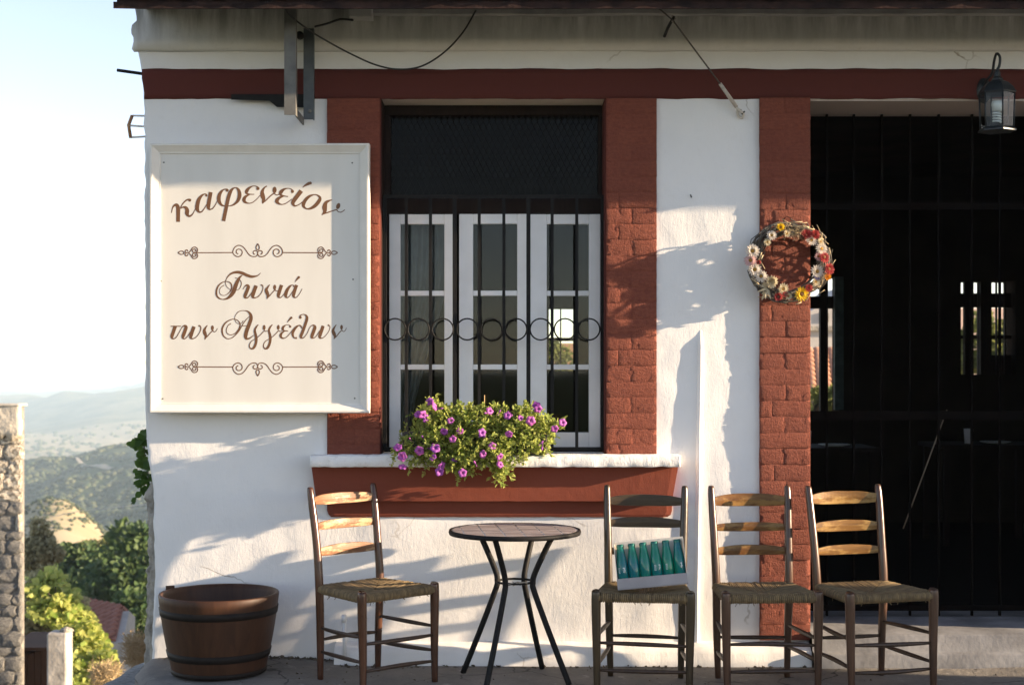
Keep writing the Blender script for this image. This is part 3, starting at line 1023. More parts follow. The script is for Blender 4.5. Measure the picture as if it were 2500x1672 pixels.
# ------------------------------------------------------------------ hanging sign
def ribbon(mb, pts, y, k=7, mi=0):
    sp = spline(pts, k)
    n = len(sp)
    vs, fs = [], []
    for i, (x, z, w) in enumerate(sp):
        a = sp[max(0, i - 1)]; b = sp[min(n - 1, i + 1)]
        tx, tz = b[0] - a[0], b[1] - a[1]
        l = math.hypot(tx, tz) or 1e-9
        nx, nz = -tz / l, tx / l
        h = max(w, 1e-5) / 2
        vs += [(x + nx * h, y, z + nz * h), (x - nx * h, y, z - nz * h)]
    for i in range(n - 1):
        fs.append((2 * i, 2 * i + 1, 2 * i + 3, 2 * i + 2))
    mb.add(vs, fs, mi)

def blob(mb, cx, cz, rx, rz, y, tilt=0.0):
    n = 14
    vs = []
    for k in range(n):
        a = 2 * math.pi * k / n
        u, v = rx * math.cos(a), rz * math.sin(a)
        vs.append((cx + u * math.cos(tilt) - v * math.sin(tilt), y, cz + u * math.sin(tilt) + v * math.cos(tilt)))
    mb.add(vs, [tuple(range(n))])

# strokes: (x, y, pen width) in units of a tenth of a photograph pixel or so; B = dot, E = ellipse
KAF = [((400, 430), [
    [(185,880,20),(205,770,28),(250,705,52),(310,695,80),(340,770,95),(342,900,95),(340,1095,93)],
    [(395,765,25),(440,680,28),(500,610,32),(560,568,36),(600,560,40)], ('B',618,577,37),
    [(395,778,22),(460,745,40),(525,757,72),(557,820,95),(553,890,95),(580,945,62),(630,955,45),(690,905,28),(735,820,18),(765,760,14)],
    ('B',1015,466,29), [(1025,450,36),(985,430,26),(910,465,50),(835,565,88),(800,700,97),(800,795,88),(845,860,46),(905,850,32),(960,785,24),(1025,680,18)],
    [(1120,385,92),(1095,520,92),(1067,690,92),(1068,765,78),(1110,797,36),(1170,770,25),(1230,690,22),(1280,590,16)],
    ('B',1510,342,38), [(1515,325,44),(1460,315,26),(1395,350,46),(1332,440,82),(1312,540,92),(1330,625,78),(1385,695,46),(1452,716,28)],
    [(1425,1075,86),(1470,850,86),(1530,560,88),(1580,400,85),(1640,310,50),(1712,280,26),(1770,315,58),(1805,400,85),(1802,500,90),(1760,600,70),(1680,675,44),(1600,710,28),(1530,718,22)],
    ('B',2245,300,40), [(2255,290,50),(2205,248,25),(2120,243,25),(2030,292,60),(1978,360,85),(1975,408,60),(2040,435,28),(2160,438,20)],
    [(2050,442,22),(1955,490,60),(1912,560,85),(1932,615,66),(2010,650,30),(2100,640,22),(2200,570,20),(2300,460,18)]]),
  ((620, 430), [
    [(310,240,25),(240,290,40),(198,380,80),(207,470,108),(230,550,85),(215,615,52),(205,660,22)],
    [(205,652,25),(290,578,28),(380,490,28),(475,415,30)], ('E',492,335,50,78,-0.05), [(480,405,28),(520,445,22),(570,455,22),(620,425,20)],
    ('B',918,372,38), [(932,362,46),(885,312,22),(800,297,22),(712,322,55),(643,390,90),(643,448,60),(705,474,30),(815,492,25)],
    [(715,482,22),(605,522,65),(548,590,90),(572,642,66),(650,678,28),(740,664,22),(830,610,20),(905,550,18)],
    [(1130,352,104),(1040,470,100),(952,590,96),(930,655,80),(972,712,42),(1040,700,25),(1110,660,22),(1165,612,18)],
    [(1160,276,14),(1220,228,44),(1290,190,68),(1335,168,72)], ('B',1345,170,36),
    [(1430,446,26),(1330,482,60),(1232,570,80),(1182,670,85),(1192,735,62),(1260,784,34),(1360,770,60),(1470,700,85),(1560,585,85),(1572,512,62),(1505,456,34),(1425,446,26)],
    [(1865,570,22),(1790,592,45),(1717,640,80),(1687,740,115),(1692,830,90),(1660,890,50),(1618,930,20)],
    [(1620,920,25),(1720,885,28),(1850,840,28),(1965,803,28)], ('E',2010,718,48,76,-0.35), [(1965,795,30),(2010,850,22),(2070,865,22),(2120,840,22),(2168,806,22)]])]
GON = [((510, 640), [
    [(520,662,14),(430,590,14),(396,500,16),(412,420,20),(470,325,32),(560,262,50),(680,240,66),(800,264,72),(900,310,72),(1010,345,64),(1100,340,44),(1170,318,26),(1238,258,12)],
    [(800,312,22),(740,362,46),(690,445,80),(640,560,95),(590,700,100),(520,802,80),(430,870,48),(330,888,22),(240,858,34),(187,790,45),(182,690,45),(212,590,38),(280,512,28),(370,467,20),(450,467,20),(520,502,30),(546,580,32),(530,660,30),(470,740,20),(390,790,14),(310,788,14),(262,740,14),(257,660,14),(290,602,14),(370,548,18)],
    [(628,376,22),(700,396,14),(760,450,18),(775,530,20),(740,620,16),(690,662,14),(630,672,14)],
    [(815,650,14),(858,582,22),(908,552,50),(943,585,76),(920,660,80),(872,780,80),(862,835,60),(920,850,28),(980,790,22),(1055,680,18)],
    [(1130,560,88),(1090,660,88),(1052,780,85),(1052,835,58),(1110,850,28),(1190,810,22),(1260,720,20),(1292,620,22),(1282,560,25),(1252,548,28)], ('B',1252,549,19),
    [(1452,538,20),(1410,592,40),(1372,660,70),(1390,730,85),(1410,790,65),(1397,850,35),(1385,878,15)], [(1385,868,20),(1450,800,24),(1520,720,24),(1580,660,24)],
    ('E',1570,602,36,64,-0.05), [(1578,655,24),(1610,690,18),(1660,680,16)],
    [(1735,545,82),(1700,650,82),(1662,770,82),(1662,828,56),(1710,845,25),(1760,800,18),(1815,725,16)],
    ('B',2025,575,20), [(2032,562,24),(1990,546,20),(1930,582,50),(1862,680,76),(1832,780,80),(1847,838,46),(1900,835,22),(1960,760,18),(2025,655,16)],
    [(2095,545,76),(2060,640,78),(2022,770,78),(2028,828,52),(2078,845,25),(2130,800,18),(2190,710,16),(2226,632,14)],
    [(2055,476,12),(2095,420,36),(2140,368,54)], ('B',2147,362,30)])]
TON = [((400, 740), [
    [(165,552,22),(290,550,22),(412,550,20)],
    [(278,545,84),(237,660,80),(197,780,78),(197,828,52),(240,850,25),(300,810,22),(350,730,20),(395,650,16),(440,572,20),(490,542,45),(530,572,80),(507,660,82),(467,770,80),(457,828,52),(500,850,25),(560,800,20),(640,680,18)],
    [(722,558,82),(685,660,82),(647,780,82),(647,832,52),(710,845,25),(790,790,20),(860,690,20),(886,600,25),(872,548,25),(845,540,25)], ('B',845,541,21),
    [(1042,528,18),(1000,580,40),(967,650,70),(980,720,85),(1000,780,62),(987,840,35),(975,870,14)], [(975,860,20),(1040,790,24),(1110,710,24),(1168,655,24)],
    ('E',1160,592,35,62,-0.05), [(1168,650,22),(1205,688,18),(1250,660,16),(1282,602,16)],
    [(1602,484,22),(1530,540,18),(1492,640,20),(1512,720,20),(1590,756,20),(1690,730,22),(1770,650,30),(1815,560,34),(1815,480,30),(1760,412,22),(1680,382,22),(1580,402,25),(1470,472,35),(1402,580,42),(1392,690,42),(1432,790,32),(1520,848,22),(1620,830,22),(1720,750,24),(1810,640,24),(1880,510,22),(1960,400,20),(2050,312,14)],
    [(1897,422,20),(1850,480,14),(1780,490,14),(1717,445,14),(1692,370,14),(1712,290,16),(1770,217,18),(1850,182,16),(1930,180,18),(2010,202,36),(2070,272,66),(2080,370,82),(2032,520,88),(1982,650,90),(1952,780,90),(1972,848,56),(2040,840,34),(2100,800,24),(2148,766,16)],
    [(1866,546,16),(1925,543,16),(1985,542,16)],
    [(2257,513,20),(2205,570,40),(2172,650,52),(2190,750,65),(2205,850,68),(2195,960,62),(2150,1058,60),(2095,1088,40),(2047,1050,30),(2047,980,24),(2090,912,20),(2172,858,16)]]),
  ((620, 740), [
    [(72,828,18),(150,760,20),(245,660,22)], ('E',245,582,34,62,-0.05), [(248,645,22),(285,675,16),(328,652,16)],
    [(442,513,20),(390,570,40),(357,650,52),(380,750,65),(390,850,68),(375,960,62),(330,1058,60),(275,1088,40),(232,1050,30),(232,980,24),(275,912,20),(357,858,16)],
    [(412,828,18),(490,760,20),(585,660,22)], ('E',582,577,34,60,-0.05), [(587,645,22),(625,675,16),(670,650,16)],
    ('B',865,560,27), [(872,552,32),(838,521,16),(770,520,18),(707,562,50),(688,610,60),(715,654,34),(818,668,18)],
    [(735,666,18),(667,712,50),(637,780,62),(667,828,42),(730,835,24),(800,790,20),(860,720,18),(912,650,14)],
    [(795,462,12),(840,402,36),(887,350,54)], ('B',893,349,28),
    ('B',1108,341,33), [(1092,332,36),(1120,287,25),(1190,267,20),(1250,302,46),(1266,370,66),(1225,510,68),(1165,680,70),(1122,788,68),(1142,833,36),(1200,810,22),(1270,720,18),(1330,590,16),(1380,537,20),(1430,532,45),(1455,578,76),(1430,660,78),(1387,780,76),(1387,828,46),(1440,825,22),(1500,770,18),(1570,655,16)],
    [(1148,605,22),(1120,547,34),(1070,532,28),(1000,582,54),(932,680,70),(927,760,52),(957,820,34),(1000,840,24)], ('B',1005,831,25),
    [(1650,540,76),(1615,650,80),(1572,780,78),(1582,832,42),(1650,825,20),(1730,750,18),(1790,660,16),(1815,572,20),(1790,532,22)], ('B',1778,529,22),
    [(1967,513,16),(1925,570,35),(1887,650,65),(1907,720,85),(1930,780,60),(1917,830,30),(1905,862,14)], [(1905,852,20),(1970,790,22),(2040,700,22),(2098,645,22)],
    ('E',2090,577,33,60,-0.05), [(2098,640,22),(2135,678,16),(2180,650,16),(2206,588,16)]])]
ORN = [
    [(100,397),(170,357),(230,362),(260,398),(230,434),(170,437),(100,397)],
    [(362,368),(342,327),(303,335),(290,370),(322,400),(380,400)], [(380,400),(305,408),(287,440),(312,478),(345,470),(362,435)],
    [(380,400),(430,350),(480,272),(540,250),(600,282),(614,340),(580,393),(530,393),(487,370),(487,322),(530,302),(568,327),(563,355),(538,358)],
    [(380,400),(430,450),(480,528),(540,550),(600,518),(614,460),(580,405),(530,407),(487,430),(487,478),(530,498),(568,473),(563,445),(538,442)],
    [(600,397),(1060,395),(1530,393)],
    [(1672,432),(1622,395),(1627,330),(1690,302),(1753,330),(1774,395),(1740,470),(1660,500),(1572,460),(1530,380),(1562,282),(1630,222),(1700,205),(1790,242),(1870,332),(1930,422),(2000,480),(2085,500),(2145,482),(2176,425),(2168,368),(2110,342),(2062,370),(2067,420),(2105,440)],
    [(2177,160),(2137,240),(2142,300),(2177,322),(2212,300),(2217,240),(2177,160)]]

def sign():
    yf, yp = -0.115, -0.0875
    root = thing('hanging_sign', 'large cream cafe sign with brown Greek script lettering and a raised frame', 'sign', P(632, 1006, -0.05))
    x0, x1, z0, z1 = X(365, yf), X(901, yf), Z(1008, yf), Z(350, yf)
    MB().box(x0 + 0.02, x1 - 0.02, yp, -0.062, z0 + 0.02, z1 - 0.02).build('panel', M['panel'], root)
    w = 0.046
    def side(pa, pb, ia, ib):
        mb = MB()
        a0, b0 = Vector((pa[0], yf + 0.004, pa[1])), Vector((pb[0], yf + 0.004, pb[1]))
        def inn(p, q, t): return (p[0] + (q[0] - p[0]) * t, p[1] + (q[1] - p[1]) * t)
        rows = [(0.0, -0.055), (0.0, yf + 0.003), (0.08, yf), (0.24, yf), (0.30, yf + 0.003), (0.86, yp - 0.007), (1.0, yp - 0.006), (1.0, -0.055)]
        vs = []
        for (t, y) in rows:
            p = inn(pa, ia, t); q = inn(pb, ib, t)
            vs += [(p[0], y, p[1]), (q[0], y, q[1])]
        n = len(rows)
        fs = [(2 * i, 2 * i + 1, 2 * ((i + 1) % n) + 1, 2 * ((i + 1) % n)) for i in range(n)]
        fs += [tuple(2 * i for i in range(n)), tuple(2 * i + 1 for i in reversed(range(n)))]
        mb.add(vs, fs)
        return mb.build('frame_rail', M['frame'], root)
    o = [(x0, z0), (x1, z0), (x1, z1), (x0, z1)]
    i_ = [(x0 + w, z0 + w), (x1 - w, z0 + w), (x1 - w, z1 - w), (x0 + w, z1 - w)]
    for k in range(4):
        g = 0.0006
        side(o[k], o[(k + 1) % 4], i_[k], i_[(k + 1) % 4])
    lay = [0]
    def line(data, s, lab):
        mb = MB()
        for (ox, oz), strokes in data:
            for st in strokes:
                lay[0] += 1
                y = yp - 0.0003 - 0.00003 * (lay[0] % 12)
                k = (DW + yp) / F / s
                def cx(x): return X(ox + x / s, yp)
                def cz(z): return Z(oz + z / s, yp)
                if st[0] == 'B': blob(mb, cx(st[1]), cz(st[2]), st[3] * k, st[3] * k, y)
                elif st[0] == 'E': blob(mb, cx(st[1]), cz(st[2]), st[3] * k, st[4] * k, y, st[5])
                else: ribbon(mb, [(cx(a), cz(b), c * k) for a, b, c in st], y)
        o = mb.build('lettering', M['ink'], root, recalc=False)
        o['label'] = lab
    line(KAF, 9.771, 'brown word καφενείον on an arched baseline')
    line(GON, 9.771, 'brown script word Γωνιά')
    line(TON, 9.771, 'brown script words των Αγγέλων')
    for flip in (1, -1):
        mb = MB()
        cz0 = 617.3 if flip == 1 else 895.4
        s = 10.659
        for mirror in (1, -1):
            for st in ORN:
                lay[0] += 1
                y = yp - 0.0003 - 0.00003 * (lay[0] % 12)
                pts = []
                for (a, b) in st:
                    u = (a - 2178) * mirror / s + 425 + 2178 / s
                    v = cz0 + flip * (b - 398) / s
                    pts.append((X(u, yp), Z(v, yp), 26 / s * (DW + yp) / F))
                ribbon(mb, pts, y)
        mb.build('ornament', M['ink'], root, recalc=False)
    sc = MB()
    sc.lathe([(0, 0), (0.0025, 0.0), (0.0035, 0.002)], 8)
    for (px, py) in ((400, 397), (860, 398), (393, 686), (862, 682), (398, 973), (866, 972), (890, 442)):
        MB().lathe([(0.0001, 0.0032), (0.003, 0.0026), (0.004, 0)], 8, Matrix.Translation(P(px, py, yp - 0.0005)) @ Matrix.Rotation(R(90), 4, 'X')).build('screw', M['steel'], root)
    MB().box(x0 + 0.1, x0 + 0.14, -0.062, 0.0, z0 + 0.1, z1 - 0.1).box(x1 - 0.14, x1 - 0.1, -0.062, 0.0, z0 + 0.1, z1 - 0.1).build('batten', M['darkwood'], root)
sign()

# ------------------------------------------------------------------ ladder-back chairs with rush seats
def rushmat():
    m, t, b = nodes('rush')
    b.inputs['Roughness'].default_value = 0.8
    b.inputs['Specular IOR Level'].default_value = 0.25
    ge = t.nodes.new('ShaderNodeNewGeometry')
    c = mix(t, ge.outputs['Random Per Island'], (0.235, 0.165, 0.082), (0.125, 0.090, 0.048))
    c = mix(t, ramp(t, tex(t, 40, 4), 0.45, 0.75), c, (0.10, 0.075, 0.045))
    t.links.new(c, b.inputs['Base Color'])
    bump(t, b, tex(t, 220, 3), 0.5, 0.002)
    return m
M['rush'] = rushmat()

SEAT_Z = 0.435
def seat_mesh():
    mb = MB()
    fw, bw, fd, bd = 0.205, 0.172, -0.185, 0.175      # half widths, front and back y
    cor = [Vector((-fw, fd, 0)), Vector((fw, fd, 0)), Vector((bw, bd, 0)), Vector((-bw, bd, 0))]
    cen = Vector((0, -0.01, 0))
    rl = 0.0145
    def sag(p):
        e = min(1, ((p - cen).length / 0.2))
        return -0.016 * (1 - e * e)
    for k in range(4):
        a, b = cor[k], cor[(k + 1) % 4]
        out = Vector(((b - a).y, -(b - a).x, 0)).normalized()
        L = (b - a).length
        n = int(L / 0.0088)
        for i in range(n):
            s = (i + 0.5) / n
            p = a + (b - a) * s
            # inner end lies on the diagonals that meet at the centre
            f = min(s, 1 - s) * 2
            q = p + (cen - (a + b) / 2) * min(0.98, f)
            r = 0.0047 * rnd(0.85, 1.15)
            dz = rnd(-0.0014, 0.0014)
            mid = (p + q) / 2
            pts = [p + Vector((0, 0, -0.030)) + out * 0.002, p + out * (rl + 0.002) + Vector((0, 0, -0.018)), p + out * (rl - 0.001) + Vector((0, 0, -0.004)),
                   p + out * 0.004 + Vector((0, 0, 0.004 + dz)), mid + Vector((0, 0, 0.003 + dz + sag(mid))), q + Vector((0, 0, sag(q) + dz))]
            mb.tube([v + Vector((0, 0, SEAT_Z)) for v in pts], r, 5, caps=False)
            if random.random() < 0.16:
                e = p + out * rnd(0.0, 0.01) + Vector((rnd(-.01, .01), 0, -0.035 - rnd(0.0, 0.012)))
                mb.tube([v + Vector((0, 0, SEAT_Z)) for v in (pts[0], e)], r * 0.4, 4, caps=False)
    # inner padding so that no light comes through
    vs = [c * 0.96 + Vector((0, 0, SEAT_Z - 0.008)) for c in cor] + [cen + Vector((0, 0, SEAT_Z - 0.024))]
    vs2 = [c * 0.96 + Vector((0, 0, SEAT_Z - 0.030)) for c in cor]
    mb.add(vs + vs2, [(0, 1, 4), (1, 2, 4), (2, 3, 4), (3, 0, 4), (5, 6, 7, 8), (0, 5, 6, 1), (1, 6, 7, 2), (2, 7, 8, 3), (3, 8, 5, 0)])
    me = mb.mesh('rush_seat'); me.materials.append(M['rush'])
    return me
SEAT = [seat_mesh(), seat_mesh()]

def turned(pts, rs, k=4):
    sp = spline([(*p, r) for p, r in zip(pts, rs)], k)
    return [q[:3] for q in sp], [q[3] for q in sp]

def chair(label, px, y, rz, post, slatm, rungm, seat, lean=0.0, hs=1.0):
    x = X(px, y)
    root = thing('ladder_back_chair', label, 'chair', (x, y, floor_z(x, y) + 0.001), rz, 'rush-seated chairs outside the cafe')
    def put(mb, name, m):
        return child(mb.build(name, m), root)
    for s in (-1, 1):
        w = rnd(-0.003, 0.003)
        pts = [(s * 0.163 + w, 0.182, 0.0), (s * 0.167, 0.18, 0.2), (s * 0.172 + w, 0.177, 0.43), (s * 0.175, 0.197, 0.62), (s * 0.180, 0.226 + lean, 0.80), (s * 0.181, 0.240 + lean, 0.872 * hs), (s * 0.181, 0.2415 + lean, 0.885 * hs)]
        p, r = turned(pts, [0.0135, 0.018, 0.0195, 0.0185, 0.017, 0.0145, 0.009])
        put(MB().tube(p, r, 12), 'back_post', post)
        pts = [(s * 0.202 + w, -0.192, 0.0), (s * 0.203, -0.19, 0.15), (s * 0.206, -0.188, 0.36), (s * 0.206, -0.187, 0.445), (s * 0.206, -0.187, 0.452)]
        p, r = turned(pts, [0.0145, 0.0175, 0.021, 0.0205, 0.014])
        put(MB().tube(p, r, 12), 'leg', post)
    def yb(z): return 0.177 + (z - 0.43) / 0.44 * 0.062 + lean * max(0, (z - 0.6) / 0.28)
    for (z, h, bow, sw) in ((0.818, 0.054, 0.030, 0.6), (0.700, 0.044, 0.026, 0.75), (0.585, 0.043, 0.022, 0.8)):
        z += rnd(-0.009, 0.009); h += rnd(-0.005, 0.006); bow += rnd(-0.008, 0.010); sw *= rnd(0.2, 1.4)
        mb = MB()
        n = 18
        vs = []
        for i in range(n + 1):
            u = -1 + 2 * i / n
            xx = u * 0.172
            hh = h * (0.64 + 0.36 * (1 - abs(u) ** 3.2)) / 2
            up = h * 0.16 * (1 - u * u) * sw
            yy = yb(z) + bow * (1 - u * u) - 0.001
            th = 0.0065
            wob = 0.0015 * fb(u * 3, z * 9, px)
            vs += [(xx, yy - th, z - hh + up * 0.3), (xx, yy - th - 0.001, z + up * 0.5), (xx, yy - th, z + hh + up + wob), (xx, yy + th * 0.5, z + hh + up + wob), (xx, yy + th * 0.6, z), (xx, yy + th * 0.5, z - hh + up * 0.3)]
        fs = []
        for i in range(n):
            for k in range(6):
                l = (k + 1) % 6
                fs.append((i * 6 + k, i * 6 + l, (i + 1) * 6 + l, (i + 1) * 6 + k))
        fs += [tuple(range(6)), tuple(n * 6 + k for k in reversed(range(6)))]
        mb.add(vs, fs, smooth=False)
        o = put(mb, 'slat', slatm)
        bv = o.modifiers.new('bevel', 'BEVEL'); bv.width = 0.003; bv.segments = 2; bv.limit_method = 'ANGLE'; bv.angle_limit = R(50)
    def rung(a, b):
        a, b = Vector(a), Vector(b)
        n = 6
        pts, rs = [], []
        off = rnd(-0.006, 0.006)
        for i in range(n + 1):
            s = i / n
            p = a + (b - a) * s; p.z += off * math.sin(math.pi * s)
            pts.append(p); rs.append(0.0068 + 0.0052 * math.sin(math.pi * s) ** 0.7)
        put(MB().tube(pts, rs, 8, flat=0.85), 'stretcher', rungm)
    for z in (0.225, 0.105): rung((-0.203, -0.19, z), (0.203, -0.19, z + rnd(-0.01, 0.01)))
    for z in (0.255, 0.135):
        for s in (-1, 1): rung((s * 0.203, -0.19, z + rnd(-.012, .012)), (s * 0.166, 0.18, z + rnd(-.012, .012)))
    rung((-0.166, 0.18, 0.19), (0.166, 0.18, 0.185))
    so = bpy.data.objects.new('seat', seat); COL.objects.link(so); so.parent = root
    return root

red_wood = wood('red_varnished_wood', (0.040, 0.015, 0.008), (0.085, 0.033, 0.016), None, 0.26, spec=0.5)
worn_wood = wood('worn_pale_slat', (0.13, 0.055, 0.026), (0.22, 0.105, 0.048), (0.40, 0.27, 0.15), 0.36, axis=0)
dark_wood = wood('dark_old_wood', (0.030, 0.017, 0.010), (0.062, 0.034, 0.019), None, 0.45)
dark_slat = wood('dark_old_slat', (0.030, 0.020, 0.011), (0.060, 0.038, 0.018), None, 0.45, axis=0)
olive_wood = wood('olive_brown_wood', (0.022, 0.014, 0.006), (0.052, 0.032, 0.013), None, 0.3, spec=0.5)
gold_slat = wood('golden_varnished_slat', (0.095, 0.044, 0.011), (0.185, 0.093, 0.024), (0.27, 0.165, 0.055), 0.3, axis=0)
pale_post = wood('worn_red_wood', (0.038, 0.017, 0.009), (0.090, 0.043, 0.024), None, 0.28, spec=0.5)
amber_slat = wood('amber_varnished_slat', (0.075, 0.030, 0.009), (0.15, 0.068, 0.018), (0.21, 0.115, 0.035), 0.28, axis=0)

chair('ladder-back chair with a pale worn top slat, left of the round table', 912, -0.46, R(43), red_wood, worn_wood, dark_wood, SEAT[0])
chair('dark wooden chair holding the tray of green bottles', 1573, -0.52, R(-7), olive_wood, dark_slat, dark_wood, SEAT[1], hs=1.0)
chair('red-brown chair with amber slats in front of the brick door pier', 1860, -0.53, R(4), pale_post, amber_slat, dark_wood, SEAT[0])
chair('rightmost chair with golden slats standing before the dark doorway', 2124, -0.53, R(16), pale_post, gold_slat, dark_wood, SEAT[1])

# ------------------------------------------------------------------ round bistro table
def table():
    cx, cy = X(1257, -0.41), -0.41
    root = thing('bistro_table', 'round bistro table with a tiled top and black bent-tube legs', 'table', (cx, cy, 0.0))
    zt = 0.690
    rr = 0.302
    rim = MB().lathe([(rr - 0.012, zt - 0.020), (rr, zt - 0.020), (rr + 0.003, zt - 0.010), (rr, zt + 0.001), (rr - 0.010, zt + 0.001), (rr - 0.012, zt - 0.004)], 64)
    child(rim.build('rim', M['iron']), root)
    child(MB().lathe([(0.0, zt - 0.016), (rr - 0.011, zt - 0.016), (rr - 0.011, zt - 0.0012), (0.0, zt - 0.0012)], 64).build('table_top', simple('pale_grout', (0.62, 0.58, 0.53), (0.50, 0.46, 0.42), 0.9, 30)), root)
    tm, t, b = nodes('striped_stone_tile')
    b.inputs['Roughness'].default_value = 0.35
    oi = t.nodes.new('ShaderNodeObjectInfo')
    st = tex(t, 14, 4, 0.6, stretch=(0.35, 7, 1))
    c = mix(t, ramp(t, st, 0.36, 0.62), (0.46, 0.42, 0.42), (0.11, 0.10, 0.115))
    c = mix(t, ramp(t, oi.outputs['Random'], -0.2, 2.2), c, (0.30, 0.25, 0.24))
    t.links.new(c, b.inputs['Base Color'])
    bump(t, b, tex(t, 60, 3), 0.15, 0.003)
    g = 0.088
    R0 = rr - 0.014
    a0 = R(6)
    for i in range(-4, 4):
        for j in range(-4, 4):
            u0, u1 = i * g + 0.02 + 0.0036, (i + 1) * g + 0.02 - 0.0036
            v0, v1 = j * g + 0.03 + 0.0036, (j + 1) * g + 0.03 - 0.0036
            poly = []
            for (p, q) in (((u0, v0), (u1, v0)), ((u1, v0), (u1, v1)), ((u1, v1), (u0, v1)), ((u0, v1), (u0, v0))):
                for s in range(6):
                    poly.append((p[0] + (q[0] - p[0]) * s / 6, p[1] + (q[1] - p[1]) * s / 6))
            ins = [p for p in poly if math.hypot(*p) < R0]
            if len(ins) < 4: continue
            if len(ins) < len(poly):
                cl = []
                for k in range(len(poly)):
                    p, q = poly[k], poly[(k + 1) % len(poly)]
                    ip, iq = math.hypot(*p) < R0, math.hypot(*q) < R0
                    if ip: cl.append(p)
                    if ip != iq:
                        lo, hi = (p, q) if ip else (q, p)
                        for _ in range(16):
                            m_ = ((lo[0] + hi[0]) / 2, (lo[1] + hi[1]) / 2)
                            if math.hypot(*m_) < R0: lo = m_
                            else: hi = m_
                        cl.append(lo)
                        if ip:
                            # follow the rim to the point of re-entry
                            cl.append(('arc',))
                out = []
                cl2 = [c_ for c_ in cl if c_ != ('arc',)]
                m2 = len(cl2)
                poly = cl2
            else: poly = [poly[k] for k in range(0, 24, 6)]
            n = len(poly)
            zz = zt + 0.0004 + rnd(-0.0005, 0.0005)
            vs = [(p[0], p[1], zt - 0.008) for p in poly] + [(p[0], p[1], zz) for p in poly]
            fs = [tuple(reversed(range(n))), tuple(range(n, 2 * n))] + [(k, (k + 1) % n, n + (k + 1) % n, n + k) for k in range(n)]
            mb = MB(); mb.add([Matrix.Rotation(a0, 3, 'Z') @ Vector(v) for v in vs], fs)
            child(mb.build('tile', tm), root)
    for ang in (151, 62, -28, -118):
        a = R(ang)
        d = Vector((math.cos(a), math.sin(a), 0))
        pts = [d * 0.195 + Vector((0, 0, zt - 0.018)), d * 0.165 + Vector((0, 0, 0.62)), d * 0.105 + Vector((0, 0, 0.50)), d * 0.093 + Vector((0, 0, 0.452)), d * 0.103 + Vector((0, 0, 0.405)), d * 0.19 + Vector((0, 0, 0.2)), d * 0.278 + Vector((0, 0, 0.004))]
        sp = spline([tuple(p) for p in pts], 6)
        child(MB().tube(sp, 0.0135, 10).build('leg', M['iron']), root)
    n = 20
    child(MB().tube([(0.084 * math.cos(2 * math.pi * k / n), 0.084 * math.sin(2 * math.pi * k / n), 0.452) for k in range(n)], 0.0055, 6, closed=True).build('ring', M['iron']), root)
    w = MB()
    for s in range(3):
        w.tube([(-0.03 + 0.02 * math.cos(k * 0.9 + s * 2) + 0.013 * k, -0.075 + 0.010 * math.sin(k * 0.9 + s * 2), 0.452 + 0.009 * math.cos(k * 1.1 + s * 2)) for k in range(7)], 0.0022, 5)
    child(w.build('wire_tie', M['rope']), root)
table()

# ------------------------------------------------------------------ half-barrel tub
def tub():
    y = -0.345
    cx = X(535, y)
    z0 = floor_z(cx, y) + 0.004
    root = thing('barrel_tub', 'brown half-barrel tub with black hoops standing on the porch', 'tub', (cx, y, z0))
    rt, rb, h = 0.276, 0.212, 0.362
    def rad(z): s = z / h; return rb + (rt - rb) * s + 0.010 * math.sin(math.pi * s) * 0.6
    m = wood('tub_brown', (0.036, 0.015, 0.008), (0.062, 0.027, 0.013), None, 0.5, 5, spec=0.25)
    pr = [(0.0001, 0.004), (rb - 0.01, 0.0), (rb, 0.008)] + [(rad(h * k / 12), h * k / 12) for k in range(1, 13)] + [(rt - 0.004, h + 0.006), (rt - 0.016, h + 0.004), (rt - 0.022, h - 0.02), (rb - 0.02, 0.08), (0.0001, 0.08)]
    child(MB().lathe(pr, 64).build('body', m), root)
    hoop = simple('black_hoop', (0.010, 0.008, 0.007), (0.016, 0.012, 0.010), 0.6, 30, 0.1, spec=0.15)
    for (za, zb) in ((0.272, 0.308), (0.075, 0.112), (0.002, 0.026)):
        child(MB().lathe([(rad(za) - 0.003, za), (rad(za) + 0.004, za + 0.002), (rad(zb) + 0.004, zb - 0.002), (rad(zb) - 0.003, zb)], 64).build('hoop', hoop), root)
    child(MB().box(-0.02, 0.02, -0.008, 0.004, 0, 0.022).build('lug', m), root).matrix_basis = Matrix.Rotation(R(20), 4, 'Z') @ Matrix.Translation((-0.2, 0.2, h - 0.004))
tub()

